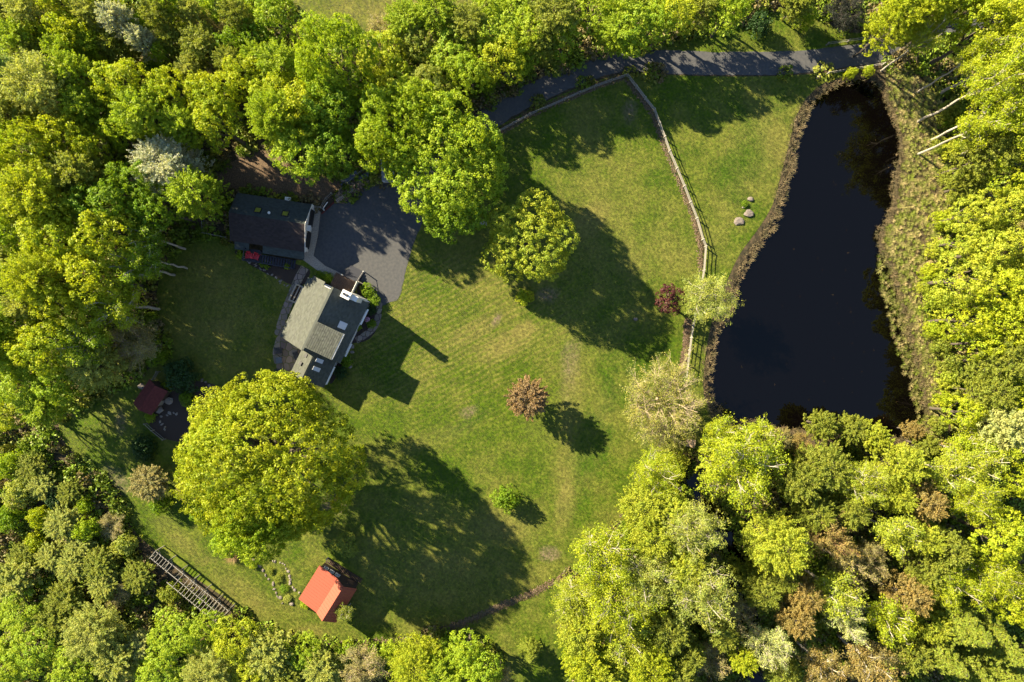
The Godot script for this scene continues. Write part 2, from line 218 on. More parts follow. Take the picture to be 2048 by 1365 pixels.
	[-66.08, 9.33, 2.80, "M", "y", 9.00, "leafy_tree", "yellow green leafy tree in the wood along the left edge, lowest alike", "tree", "trees of the woods"],
	[-61.20, 8.54, 2.65, "F", "l", 9.00, "feathery_tree", "lime green feathery tree in the wood along the left edge, lowest alike", "tree", "trees of the woods"],
	[-53.60, 3.35, 3.07, "F", "p", 11.00, "feathery_tree", "pale sage green feathery tree in the wood along the left edge, lowest alike", "tree", "trees of the woods"],
	[-49.94, 0.50, 3.60, "B", "t", 8.00, "bare_tree", "only tan bare twiggy tree in the wood along the left edge", "tree", "trees of the woods"],
	[-49.08, 2.17, 1.65, "S", "g", 3.00, "shrub", "only mid green leafy shrub in the wood along the left edge", "shrub", "shrubs"],
	[-45.63, 4.79, 2.62, "S", "d", 3.00, "shrub", "only dark green leafy shrub in the wood along the left edge", "shrub", "shrubs"],
	[-64.46, 0.48, 2.71, "F", "l", 14.00, "feathery_tree", "lime green feathery tree in the wood along the left edge, third from top alike", "tree", "trees of the woods"],
	[-68.84, 16.97, 2.06, "S", "l", 4.00, "shrub", "lime green leafy shrub in the lower left bramble thicket, leftmost alike", "shrub", "shrubs"],
	[-66.06, 17.54, 2.22, "F", "o", 3.00, "feathery_tree", "olive feathery tree in the lower left bramble thicket, topmost alike", "tree", "trees of the woods"],
	[-67.47, 20.81, 2.06, "S", "p", 4.00, "shrub", "pale sage green leafy shrub in the lower left bramble thicket, leftmost alike", "shrub", "shrubs"],
	[-64.55, 19.74, 2.08, "F", "p", 3.00, "feathery_tree", "pale sage green feathery tree in the lower left bramble thicket, topmost alike", "tree", "trees of the woods"],
	[-68.97, 24.24, 2.06, "S", "g", 4.00, "shrub", "mid green leafy shrub in the lower left bramble thicket, leftmost alike", "shrub", "shrubs"],
	[-64.45, 24.10, 1.51, "S", "y", 4.00, "shrub", "yellow green leafy shrub in the lower left bramble thicket, topmost alike", "shrub", "shrubs"],
	[-61.36, 24.84, 2.51, "F", "p", 3.75, "feathery_tree", "pale sage green feathery tree in the lower left bramble thicket, second from top alike", "tree", "trees of the woods"],
	[-58.14, 25.75, 1.78, "S", "l", 4.00, "shrub", "lime green leafy shrub in the lower left bramble thicket, rightmost alike", "shrub", "shrubs"],
	[-60.56, 20.70, 1.78, "F", "o", 3.00, "feathery_tree", "olive feathery tree in the lower left bramble thicket, second from top alike", "tree", "trees of the woods"],
	[-53.07, 27.94, 1.65, "S", "p", 4.00, "shrub", "pale sage green leafy shrub in the lower left bramble thicket, rightmost alike", "shrub", "shrubs"],
	[-55.07, 25.37, 1.93, "B", "t", 3.00, "bare_tree", "tan bare twiggy tree in the lower left bramble thicket, topmost alike", "tree", "trees of the woods"],
	[-59.19, 28.12, 2.08, "F", "p", 3.00, "feathery_tree", "pale sage green feathery tree in the lower left bramble thicket, third from top alike", "tree", "trees of the woods"],
	[-65.76, 27.81, 1.65, "S", "y", 3.00, "shrub", "yellow green leafy shrub in the lower left bramble thicket, lowest alike", "shrub", "shrubs"],
	[-63.31, 29.49, 2.08, "F", "p", 3.00, "feathery_tree", "pale sage green feathery tree in the lower left bramble thicket, fourth from top alike", "tree", "trees of the woods"],
	[-59.72, 30.71, 2.36, "F", "p", 3.75, "feathery_tree", "pale sage green feathery tree in the lower left bramble thicket, fifth from top alike", "tree", "trees of the woods"],
	[-56.30, 30.58, 2.51, "F", "o", 3.75, "feathery_tree", "olive feathery tree in the lower left bramble thicket, fourth from top alike", "tree", "trees of the woods"],
	[-51.36, 32.24, 2.37, "F", "o", 3.00, "feathery_tree", "olive feathery tree in the lower left bramble thicket, fifth from top alike", "tree", "trees of the woods"],
	[-55.62, 33.31, 2.21, "F", "p", 3.75, "feathery_tree", "pale sage green feathery tree in the lower left bramble thicket, lowest alike", "tree", "trees of the woods"],
	[-67.24, 32.30, 3.07, "F", "p", 5.25, "feathery_tree", "pale sage green feathery tree in the lower left bramble thicket, sixth from top alike", "tree", "trees of the woods"],
	[-66.23, 36.31, 3.49, "M", "l", 6.00, "leafy_tree", "lime green leafy tree in the lower left bramble thicket, topmost alike", "tree", "trees of the woods"],
	[-60.64, 35.18, 2.79, "F", "o", 4.50, "feathery_tree", "olive feathery tree in the lower left bramble thicket, sixth from top alike", "tree", "trees of the woods"],
	[-61.69, 37.85, 2.78, "F", "o", 5.25, "feathery_tree", "olive feathery tree in the lower left bramble thicket, lowest alike", "tree", "trees of the woods"],
	[-64.56, 40.95, 4.05, "M", "l", 6.75, "leafy_tree", "lime green leafy tree in the lower left bramble thicket, second from top alike", "tree", "trees of the woods"],
	[-67.24, 43.36, 2.89, "M", "l", 6.75, "leafy_tree", "lime green leafy tree in the lower left bramble thicket, lowest alike", "tree", "trees of the woods"],
	[-54.25, 34.68, 1.92, "B", "t", 3.75, "bare_tree", "tan bare twiggy tree in the lower left bramble thicket, lowest alike", "tree", "trees of the woods"],
	[-58.86, 22.57, 1.38, "S", "l", 3.00, "shrub", "lime green leafy shrub in the lower left bramble thicket, second from left alike", "shrub", "shrubs"],
	[-62.86, 21.88, 1.38, "S", "d", 3.00, "shrub", "dark green leafy shrub in the lower left bramble thicket, leftmost alike", "shrub", "shrubs"],
	[-66.88, 29.35, 1.93, "F", "o", 3.00, "feathery_tree", "olive feathery tree in the lower left bramble thicket, third from top alike", "tree", "trees of the woods"],
	[-50.87, 14.30, 1.52, "S", "d", 3.00, "shrub", "dark green leafy shrub in the lower left bramble thicket, rightmost alike", "shrub", "shrubs"],
	[-48.53, 22.57, 1.38, "S", "g", 3.00, "shrub", "mid green leafy shrub in the lower left bramble thicket, rightmost alike", "shrub", "shrubs"],
	[-55.68, 38.69, 3.78, "F", "p", 7.20, "feathery_tree", "pale sage green feathery tree in the scrub below the long trellis, leftmost alike", "tree", "trees of the woods"],
	[-58.22, 43.23, 3.47, "M", "l", 7.20, "leafy_tree", "lime green leafy tree in the scrub below the long trellis, leftmost alike", "tree", "trees of the woods"],
	[-52.63, 42.53, 3.17, "F", "p", 6.40, "feathery_tree", "pale sage green feathery tree in the scrub below the long trellis, second from left alike", "tree", "trees of the woods"],
	[-50.21, 41.22, 2.08, "F", "c", 4.80, "feathery_tree", "only creamy pale feathery tree in the scrub below the long trellis", "tree", "trees of the woods"],
	[-45.00, 39.36, 3.78, "M", "l", 7.20, "leafy_tree", "lime green leafy tree in the scrub below the long trellis, third from left alike", "tree", "trees of the woods"],
	[-41.22, 38.90, 2.85, "M", "l", 6.40, "leafy_tree", "lime green leafy tree in the scrub below the long trellis, fourth from left alike", "tree", "trees of the woods"],
	[-36.99, 39.49, 3.31, "M", "y", 7.20, "leafy_tree", "yellow green leafy tree in the scrub below the long trellis, topmost alike", "tree", "trees of the woods"],
	[-46.34, 44.03, 3.78, "M", "l", 7.20, "leafy_tree", "lime green leafy tree in the scrub below the long trellis, second from left alike", "tree", "trees of the woods"],
	[-40.33, 44.03, 3.47, "F", "p", 7.20, "feathery_tree", "pale sage green feathery tree in the scrub below the long trellis, third from left alike", "tree", "trees of the woods"],
	[-32.49, 41.59, 3.33, "F", "p", 6.40, "feathery_tree", "pale sage green feathery tree in the scrub below the long trellis, fourth from left alike", "tree", "trees of the woods"],
	[-28.48, 42.08, 3.03, "M", "l", 5.60, "leafy_tree", "lime green leafy tree in the scrub below the long trellis, rightmost alike", "tree", "trees of the woods"],
	[-25.58, 43.97, 2.87, "F", "p", 5.60, "feathery_tree", "pale sage green feathery tree in the scrub below the long trellis, rightmost alike", "tree", "trees of the woods"],
	[-35.17, 44.54, 3.17, "M", "y", 6.40, "leafy_tree", "yellow green leafy tree in the scrub below the long trellis, lowest alike", "tree", "trees of the woods"],
	[-30.30, 45.05, 2.71, "F", "o", 5.60, "feathery_tree", "only olive feathery tree in the scrub below the long trellis", "tree", "trees of the woods"],
	[-46.96, 34.81, 1.65, "S", "o", 3.20, "shrub", "only olive leafy shrub in the scrub below the long trellis", "shrub", "shrubs"],
	[-20.19, 43.56, 3.31, "B", "t", 7.00, "bare_tree", "tan bare twiggy tree in the thicket along the bottom edge, leftmost alike", "tree", "trees of the woods"],
	[-23.02, 42.98, 1.79, "S", "l", 3.00, "shrub", "lime green leafy shrub in the thicket along the bottom edge, leftmost alike", "shrub", "shrubs"],
	[-16.68, 42.84, 1.65, "S", "l", 3.00, "shrub", "lime green leafy shrub in the thicket along the bottom edge, rightmost alike", "shrub", "shrubs"],
	[-12.62, 42.47, 3.60, "F", "y", 8.00, "feathery_tree", "only yellow green feathery tree in the thicket along the bottom edge", "tree", "trees of the woods"],
	[-9.56, 43.66, 3.13, "F", "l", 8.00, "feathery_tree", "only lime green feathery tree in the thicket along the bottom edge", "tree", "trees of the woods"],
	[-5.63, 40.45, 3.09, "M", "l", 10.00, "leafy_tree", "lime green leafy tree in the thicket along the bottom edge, topmost alike", "tree", "trees of the woods"],
	[-4.16, 42.77, 3.38, "M", "l", 11.00, "leafy_tree", "lime green leafy tree in the thicket along the bottom edge, lowest alike", "tree", "trees of the woods"],
	[2.44, 42.66, 1.76, "C", "o", 5.00, "evergreen_tree", "only olive drooping evergreen in the thicket along the bottom edge", "tree", "trees of the woods"],
	[-8.55, 41.46, 1.52, "S", "g", 3.00, "shrub", "only mid green leafy shrub in the thicket along the bottom edge", "shrub", "shrubs"],
	[-1.59, 44.32, 1.88, "B", "t", 8.00, "bare_tree", "tan bare twiggy tree in the thicket along the bottom edge, rightmost alike", "tree", "trees of the woods"],
	[-21.38, -34.06, 5.36, "M", "l", 19.00, "leafy_tree", "lime green leafy tree in the group over the parking court, second from left alike", "tree", "trees of the woods"],
	[-25.24, -28.54, 3.70, "M", "y", 16.00, "leafy_tree", "only yellow green leafy tree in the group over the parking court", "tree", "trees of the woods"],
	[-21.85, -28.54, 4.15, "M", "g", 16.00, "leafy_tree", "mid green leafy tree in the group over the parking court, second from left alike", "tree", "trees of the woods"],
	[-26.24, -23.72, 4.21, "M", "l", 14.00, "leafy_tree", "lime green leafy tree in the group over the parking court, leftmost alike", "tree", "trees of the woods"],
	[-22.93, -24.36, 3.76, "M", "g", 14.00, "leafy_tree", "mid green leafy tree in the group over the parking court, leftmost alike", "tree", "trees of the woods"],
	[-13.96, -26.21, 5.88, "M", "l", 17.00, "leafy_tree", "lime green leafy tree in the group over the parking court, fourth from left alike", "tree", "trees of the woods"],
	[-16.57, -24.19, 3.43, "M", "l", 15.00, "leafy_tree", "lime green leafy tree in the group over the parking court, third from left alike", "tree", "trees of the woods"],
	[-11.26, -29.88, 2.98, "M", "l", 15.00, "leafy_tree", "lime green leafy tree in the group over the parking court, fifth from left alike", "tree", "trees of the woods"],
	[-8.16, -27.03, 4.15, "M", "l", 16.00, "leafy_tree", "lime green leafy tree in the group over the parking court, sixth from left alike", "tree", "trees of the woods"],
	[-7.81, -21.20, 7.73, "M", "l", 15.50, "leafy_tree", "lime green leafy tree in the group over the parking court, seventh from left alike", "tree", "trees of the woods"],
	[-7.13, -16.46, 4.21, "M", "g", 14.00, "leafy_tree", "mid green leafy tree in the group over the parking court, rightmost alike", "tree", "trees of the woods"],
	[-5.31, -24.44, 3.58, "M", "l", 15.00, "leafy_tree", "lime green leafy tree in the group over the parking court, rightmost alike", "tree", "trees of the woods"],
	[-17.00, -41.47, 2.35, "B", "t", 8.00, "bare_tree", "tan bare twiggy tree in the wood by the upper driveway, leftmost alike", "tree", "trees of the woods"],
	[-13.98, -41.58, 2.80, "F", "l", 9.00, "feathery_tree", "lime green feathery tree in the wood by the upper driveway, leftmost alike", "tree", "trees of the woods"],
	[-9.96, -42.48, 3.09, "F", "l", 10.00, "feathery_tree", "lime green feathery tree in the wood by the upper driveway, second from left alike", "tree", "trees of the woods"],
	[-17.03, -37.37, 3.25, "M", "y", 10.00, "leafy_tree", "yellow green leafy tree in the wood by the upper driveway, leftmost alike", "tree", "trees of the woods"],
	[-12.27, -39.34, 2.96, "M", "o", 9.00, "leafy_tree", "olive leafy tree in the wood by the upper driveway, topmost alike", "tree", "trees of the woods"],
	[-8.05, -37.63, 4.05, "M", "l", 9.00, "leafy_tree", "lime green leafy tree in the wood by the upper driveway, leftmost alike", "tree", "trees of the woods"],
	[-2.23, -39.99, 4.02, "M", "l", 10.00, "leafy_tree", "lime green leafy tree in the wood by the upper driveway, fourth from left alike", "tree", "trees of the woods"],
	[-1.18, -36.58, 3.56, "M", "y", 10.00, "leafy_tree", "yellow green leafy tree in the wood by the upper driveway, third from left alike", "tree", "trees of the woods"],
	[-5.50, -34.75, 2.78, "M", "l", 10.00, "leafy_tree", "lime green leafy tree in the wood by the upper driveway, second from left alike", "tree", "trees of the woods"],
	[1.70, -39.99, 3.71, "M", "l", 10.00, "leafy_tree", "lime green leafy tree in the wood by the upper driveway, seventh from left alike", "tree", "trees of the woods"],
	[5.20, -41.40, 3.38, "F", "o", 11.00, "feathery_tree", "olive feathery tree in the wood by the upper driveway, third from left alike", "tree", "trees of the woods"],
	[6.86, -39.47, 2.33, "M", "l", 9.00, "leafy_tree", "lime green leafy tree in the wood by the upper driveway, ninth from left alike", "tree", "trees of the woods"],
	[10.55, -43.30, 3.27, "M", "l", 9.00, "leafy_tree", "lime green leafy tree in the wood by the upper driveway, tenth from left alike", "tree", "trees of the woods"],
	[13.59, -40.13, 2.49, "F", "l", 9.00, "feathery_tree", "lime green feathery tree in the wood by the upper driveway, rightmost alike", "tree", "trees of the woods"],
	[15.59, -40.77, 3.71, "M", "l", 10.00, "leafy_tree", "lime green leafy tree in the wood by the upper driveway, twelfth from left alike", "tree", "trees of the woods"],
	[18.34, -41.95, 3.25, "M", "l", 10.00, "leafy_tree", "lime green leafy tree in the wood by the upper driveway, thirteenth from left alike", "tree", "trees of the woods"],
	[21.35, -42.87, 3.25, "M", "y", 10.00, "leafy_tree", "yellow green leafy tree in the wood by the upper driveway, rightmost alike", "tree", "trees of the woods"],
	[-10.68, -33.67, 3.27, "M", "o", 9.00, "leafy_tree", "olive leafy tree in the wood by the upper driveway, lowest alike", "tree", "trees of the woods"],
	[-15.43, -34.46, 2.96, "M", "y", 9.00, "leafy_tree", "yellow green leafy tree in the wood by the upper driveway, second from left alike", "tree", "trees of the woods"],
	[-13.91, -32.63, 2.18, "S", "g", 5.00, "shrub", "mid green leafy shrub in the wood by the upper driveway, leftmost alike", "shrub", "shrubs"],
	[-8.12, -33.18, 1.91, "S", "g", 5.00, "shrub", "mid green leafy shrub in the wood by the upper driveway, second from left alike", "shrub", "shrubs"],
	[-3.36, -35.28, 1.51, "S", "g", 4.00, "shrub", "mid green leafy shrub in the wood by the upper driveway, rightmost alike", "shrub", "shrubs"],
	[1.06, -36.56, 1.72, "M", "l", 8.00, "leafy_tree", "lime green leafy tree in the wood by the upper driveway, fifth from left alike", "tree", "trees of the woods"],
	[3.69, -38.94, 2.33, "F", "o", 9.00, "feathery_tree", "olive feathery tree in the wood by the upper driveway, second from left alike", "tree", "trees of the woods"],
	[-2.90, -43.69, 2.80, "M", "l", 9.00, "leafy_tree", "lime green leafy tree in the wood by the upper driveway, third from left alike", "tree", "trees of the woods"],
	[1.06, -43.96, 3.11, "M", "l", 9.00, "leafy_tree", "lime green leafy tree in the wood by the upper driveway, sixth from left alike", "tree", "trees of the woods"],
	[5.67, -44.48, 2.80, "M", "l", 9.00, "leafy_tree", "lime green leafy tree in the wood by the upper driveway, eighth from left alike", "tree", "trees of the woods"],
	[14.15, -44.05, 2.78, "M", "l", 10.00, "leafy_tree", "lime green leafy tree in the wood by the upper driveway, eleventh from left alike", "tree", "trees of the woods"],
	[27.96, -42.64, 2.65, "M", "l", 9.00, "leafy_tree", "lime green leafy tree in the wood by the upper driveway, fourteenth from left alike", "tree", "trees of the woods"],
	[28.95, -44.18, 2.63, "M", "l", 10.00, "leafy_tree", "lime green leafy tree in the wood by the upper driveway, rightmost alike", "tree", "trees of the woods"],
	[25.23, -43.99, 2.35, "F", "o", 8.00, "feathery_tree", "olive feathery tree in the wood by the upper driveway, fourth from left alike", "tree", "trees of the woods"],
	[34.19, -43.60, 1.65, "S", "d", 3.00, "shrub", "only dark green leafy shrub in the wood by the upper driveway", "shrub", "shrubs"],
	[40.32, -44.33, 1.51, "S", "l", 4.00, "shrub", "only lime green leafy shrub in the wood by the upper driveway", "shrub", "shrubs"],
	[45.13, -44.35, 3.04, "B", "n", 5.00, "bare_tree", "only blackish bare twiggy tree in the wood by the upper driveway", "tree", "trees of the woods"],
	[37.84, -44.96, 2.21, "F", "o", 7.00, "feathery_tree", "olive feathery tree in the wood by the upper driveway, rightmost alike", "tree", "trees of the woods"],
	[-9.50, -39.47, 2.33, "B", "t", 9.00, "bare_tree", "tan bare twiggy tree in the wood by the upper driveway, rightmost alike", "tree", "trees of the woods"],
	[-5.63, -40.77, 2.78, "F", "o", 10.00, "feathery_tree", "olive feathery tree in the wood by the upper driveway, leftmost alike", "tree", "trees of the woods"],
	[50.73, -41.72, 3.80, "F", "y", 16.00, "feathery_tree", "yellow green feathery tree in the wood on the right bank, rightmost alike", "tree", "trees of the woods"],
	[54.60, -40.67, 3.37, "M", "y", 17.00, "leafy_tree", "yellow green leafy tree in the wood on the right bank, second from top alike", "tree", "trees of the woods"],
	[47.81, -39.87, 2.87, "F", "y", 15.00, "feathery_tree", "yellow green feathery tree in the wood on the right bank, leftmost alike", "tree", "trees of the woods"],
	[51.73, -37.85, 1.91, "O", "e", 15.00, "open_tree", "only yellow lime open branched tree in the wood on the right bank", "tree", "trees of the woods"],
	[58.05, -38.52, 3.74, "M", "y", 18.00, "leafy_tree", "yellow green leafy tree in the wood on the right bank, third from top alike", "tree", "trees of the woods"],
	[61.63, -40.87, 3.07, "M", "y", 18.00, "leafy_tree", "yellow green leafy tree in the wood on the right bank, topmost alike", "tree", "trees of the woods"],
	[59.80, -34.53, 3.40, "O", "y", 21.00, "open_tree", "yellow green open branched tree in the wood on the right bank, topmost alike", "tree", "trees of the woods"],
	[56.72, -34.81, 2.02, "O", "y", 17.00, "open_tree", "yellow green open branched tree in the wood on the right bank, second from top alike", "tree", "trees of the woods"],
	[56.77, -30.66, 2.75, "O", "y", 21.00, "open_tree", "yellow green open branched tree in the wood on the right bank, third from top alike", "tree", "trees of the woods"],
	[58.54, -28.08, 2.77, "O", "y", 20.00, "open_tree", "yellow green open branched tree in the wood on the right bank, fourth from top alike", "tree", "trees of the woods"],
	[62.46, -30.95, 2.96, "F", "t", 17.00, "feathery_tree", "only tan feathery tree in the wood on the right bank", "tree", "trees of the woods"],
	[60.20, -31.30, 1.78, "S", "o", 4.00, "shrub", "olive leafy shrub in the wood on the right bank, topmost alike", "shrub", "shrubs"],
	[56.88, -26.20, 2.52, "O", "y", 19.00, "open_tree", "yellow green open branched tree in the wood on the right bank, fifth from top alike", "tree", "trees of the woods"],
	[59.74, -23.22, 2.89, "F", "o", 14.00, "feathery_tree", "olive feathery tree in the wood on the right bank, topmost alike", "tree", "trees of the woods"],
	[62.03, -21.25, 3.12, "M", "y", 16.00, "leafy_tree", "yellow green leafy tree in the wood on the right bank, fourth from top alike", "tree", "trees of the woods"],
	[61.13, -25.45, 2.61, "O", "y", 21.00, "open_tree", "yellow green open branched tree in the wood on the right bank, sixth from top alike", "tree", "trees of the woods"],
	[59.01, -16.32, 2.91, "M", "e", 13.00, "leafy_tree", "yellow lime leafy tree in the wood on the right bank, second from top alike", "tree", "trees of the woods"],
	[62.99, -16.60, 3.01, "M", "e", 15.00, "leafy_tree", "yellow lime leafy tree in the wood on the right bank, topmost alike", "tree", "trees of the woods"],
	[58.54, -13.04, 2.95, "M", "e", 11.00, "leafy_tree", "yellow lime leafy tree in the wood on the right bank, third from top alike", "tree", "trees of the woods"],
	[57.60, -7.99, 4.02, "M", "e", 13.00, "leafy_tree", "yellow lime leafy tree in the wood on the right bank, fifth from top alike", "tree", "trees of the woods"],
	[61.14, -11.62, 3.30, "M", "e", 14.00, "leafy_tree", "yellow lime leafy tree in the wood on the right bank, fourth from top alike", "tree", "trees of the woods"],
	[64.50, -12.81, 2.87, "B", "t", 15.00, "bare_tree", "only tan bare twiggy tree in the wood on the right bank", "tree", "trees of the woods"],
	[60.84, -5.85, 3.55, "M", "y", 15.00, "leafy_tree", "yellow green leafy tree in the wood on the right bank, fifth from top alike", "tree", "trees of the woods"],
	[64.63, -7.62, 3.28, "M", "e", 15.00, "leafy_tree", "yellow lime leafy tree in the wood on the right bank, lowest alike", "tree", "trees of the woods"],
	[58.26, -2.75, 2.93, "M", "y", 12.00, "leafy_tree", "yellow green leafy tree in the wood on the right bank, sixth from top alike", "tree", "trees of the woods"],
	[62.48, -2.06, 3.28, "M", "y", 15.00, "leafy_tree", "yellow green leafy tree in the wood on the right bank, seventh from top alike", "tree", "trees of the woods"],
	[65.73, 1.11, 3.16, "F", "o", 14.00, "feathery_tree", "olive feathery tree in the wood on the right bank, third from top alike", "tree", "trees of the woods"],
	[61.71, 2.53, 3.19, "F", "o", 13.00, "feathery_tree", "olive feathery tree in the wood on the right bank, fourth from top alike", "tree", "trees of the woods"],
	[59.94, 0.48, 2.09, "M", "y", 12.00, "leafy_tree", "yellow green leafy tree in the wood on the right bank, eighth from top alike", "tree", "trees of the woods"],
	[60.72, 6.56, 2.65, "F", "o", 12.00, "feathery_tree", "olive feathery tree in the wood on the right bank, lowest alike", "tree", "trees of the woods"],
	[64.33, 6.97, 3.30, "M", "y", 14.00, "leafy_tree", "yellow green leafy tree in the wood on the right bank, ninth from top alike", "tree", "trees of the woods"],
	[58.54, 9.33, 2.67, "M", "y", 11.00, "leafy_tree", "yellow green leafy tree in the wood on the right bank, lowest alike", "tree", "trees of the woods"],
	[61.58, 10.87, 3.19, "F", "c", 13.00, "feathery_tree", "only creamy pale feathery tree in the wood on the right bank", "tree", "trees of the woods"],
	[63.69, 12.58, 3.16, "O", "y", 14.00, "open_tree", "yellow green open branched tree in the wood on the right bank, seventh from top alike", "tree", "trees of the woods"],
	[58.01, 14.18, 2.79, "O", "y", 12.00, "open_tree", "yellow green open branched tree in the wood on the right bank, lowest alike", "tree", "trees of the woods"],
	[58.69, -5.66, 2.33, "S", "e", 4.00, "shrub", "yellow lime leafy shrub in the wood on the right bank, fourth from top alike", "shrub", "shrubs"],
	[60.24, 3.27, 1.93, "S", "o", 3.00, "shrub", "olive leafy shrub in the wood on the right bank, sixth from top alike", "shrub", "shrubs"],
	[60.57, -20.89, 2.45, "F", "o", 7.00, "feathery_tree", "olive feathery tree in the wood on the right bank, second from top alike", "tree", "trees of the woods"],
	[59.31, -27.20, 1.39, "S", "o", 2.00, "shrub", "olive leafy shrub in the wood on the right bank, second from top alike", "shrub", "shrubs"],
	[58.45, -12.58, 1.52, "S", "e", 3.00, "shrub", "yellow lime leafy shrub in the wood on the right bank, second from top alike", "shrub", "shrubs"],
	[57.76, -9.48, 1.38, "S", "y", 3.00, "shrub", "yellow green leafy shrub in the wood on the right bank, second from top alike", "shrub", "shrubs"],
	[57.24, -7.45, 1.25, "S", "e", 2.00, "shrub", "yellow lime leafy shrub in the wood on the right bank, third from top alike", "shrub", "shrubs"],
	[58.04, -1.55, 1.38, "S", "y", 3.00, "shrub", "yellow green leafy shrub in the wood on the right bank, third from top alike", "shrub", "shrubs"],
	[59.14, 0.52, 1.52, "S", "o", 3.00, "shrub", "olive leafy shrub in the wood on the right bank, fifth from top alike", "shrub", "shrubs"],
	[59.97, 5.34, 1.52, "S", "e", 3.00, "shrub", "yellow lime leafy shrub in the wood on the right bank, lowest alike", "shrub", "shrubs"],
	[59.69, 8.10, 1.38, "S", "y", 3.00, "shrub", "yellow green leafy shrub in the wood on the right bank, lowest alike", "shrub", "shrubs"],
	[58.73, 11.55, 1.38, "S", "o", 3.00, "shrub", "olive leafy shrub in the wood on the right bank, lowest alike", "shrub", "shrubs"],
	[60.47, -26.23, 1.51, "S", "e", 4.00, "shrub", "yellow lime leafy shrub in the wood on the right bank, topmost alike", "shrub", "shrubs"],
	[60.88, -30.34, 1.65, "S", "g", 4.00, "shrub", "only mid green leafy shrub in the wood on the right bank", "shrub", "shrubs"],
	[60.38, -22.92, 1.38, "S", "o", 3.00, "shrub", "olive leafy shrub in the wood on the right bank, third from top alike", "shrub", "shrubs"],
	[61.57, -19.37, 1.78, "S", "o", 4.00, "shrub", "olive leafy shrub in the wood on the right bank, fourth from top alike", "shrub", "shrubs"],
	[59.42, -16.71, 1.52, "S", "y", 3.00, "shrub", "yellow green leafy shrub in the wood on the right bank, topmost alike", "shrub", "shrubs"],
	[28.84, 15.65, 5.56, "O", "y", 15.00, "open_tree", "yellow green open branched tree in the swamp wood below the pond, second from left alike", "tree", "trees of the woods"],
	[27.06, 12.07, 2.47, "O", "y", 11.00, "open_tree", "yellow green open branched tree in the swamp wood below the pond, leftmost alike", "tree", "trees of the woods"],
	[31.74, 12.07, 2.34, "O", "y", 11.00, "open_tree", "yellow green open branched tree in the swamp wood below the pond, third from left alike", "tree", "trees of the woods"],
	[22.89, 23.37, 3.92, "O", "p", 15.00, "open_tree", "pale sage green open branched tree in the swamp wood below the pond, topmost alike", "tree", "trees of the woods"],
	[23.61, 31.36, 4.27, "O", "p", 16.00, "open_tree", "pale sage green open branched tree in the swamp wood below the pond, lowest alike", "tree", "trees of the woods"],
	[21.70, 28.91, 2.71, "F", "e", 12.00, "feathery_tree", "yellow lime feathery tree in the swamp wood below the pond, leftmost alike", "tree", "trees of the woods"],
	[33.25, 25.44, 3.82, "F", "e", 14.00, "feathery_tree", "yellow lime feathery tree in the swamp wood below the pond, second from left alike", "tree", "trees of the woods"],
	[40.07, 16.10, 3.25, "F", "o", 11.00, "feathery_tree", "olive feathery tree in the swamp wood below the pond, eighth from left alike", "tree", "trees of the woods"],
	[44.77, 17.93, 3.46, "O", "e", 13.00, "open_tree", "yellow lime open branched tree in the swamp wood below the pond, second from left alike", "tree", "trees of the woods"],
	[36.82, 18.05, 2.86, "F", "o", 11.00, "feathery_tree", "olive feathery tree in the swamp wood below the pond, sixth from left alike", "tree", "trees of the woods"],
	[40.79, 24.98, 2.82, "B", "r", 13.00, "bare_tree", "rusty orange bare twiggy tree in the swamp wood below the pond, lowest alike", "tree", "trees of the woods"],
	[43.49, 28.83, 2.69, "B", "t", 13.00, "bare_tree", "tan bare twiggy tree in the swamp wood below the pond, third from left alike", "tree", "trees of the woods"],
	[37.60, 32.49, 2.21, "F", "r", 11.00, "feathery_tree", "rusty orange feathery tree in the swamp wood below the pond, third from top alike", "tree", "trees of the woods"],
	[36.30, 35.74, 2.21, "F", "r", 11.00, "feathery_tree", "rusty orange feathery tree in the swamp wood below the pond, lowest alike", "tree", "trees of the woods"],
	[40.76, 31.81, 2.93, "O", "e", 14.00, "open_tree", "yellow lime open branched tree in the swamp wood below the pond, leftmost alike", "tree", "trees of the woods"],
	[42.42, 35.25, 2.55, "B", "c", 14.00, "bare_tree", "creamy pale bare twiggy tree in the swamp wood below the pond, rightmost alike", "tree", "trees of the woods"],
	[32.86, 38.69, 2.80, "B", "c", 14.00, "bare_tree", "creamy pale bare twiggy tree in the swamp wood below the pond, leftmost alike", "tree", "trees of the woods"],
	[49.48, 15.73, 2.84, "F", "e", 12.00, "feathery_tree", "yellow lime feathery tree in the swamp wood below the pond, fifth from left alike", "tree", "trees of the woods"],
	[48.28, 24.04, 2.93, "O", "e", 14.00, "open_tree", "yellow lime open branched tree in the swamp wood below the pond, third from left alike", "tree", "trees of the woods"],
	[52.19, 20.51, 2.45, "F", "r", 12.00, "feathery_tree", "rusty orange feathery tree in the swamp wood below the pond, second from top alike", "tree", "trees of the woods"],
	[55.55, 16.52, 2.95, "O", "e", 13.00, "open_tree", "yellow lime open branched tree in the swamp wood below the pond, fourth from left alike", "tree", "trees of the woods"],
	[54.39, 25.88, 2.44, "F", "o", 13.00, "feathery_tree", "olive feathery tree in the swamp wood below the pond, rightmost alike", "tree", "trees of the woods"],
	[58.69, 20.08, 3.41, "O", "y", 15.00, "open_tree", "yellow green open branched tree in the swamp wood below the pond, sixth from left alike", "tree", "trees of the woods"],
	[60.71, 24.25, 3.54, "M", "y", 15.00, "leafy_tree", "yellow green leafy tree in the swamp wood below the pond, second from top alike", "tree", "trees of the woods"],
	[55.92, 30.41, 3.44, "O", "y", 14.00, "open_tree", "yellow green open branched tree in the swamp wood below the pond, fifth from left alike", "tree", "trees of the woods"],
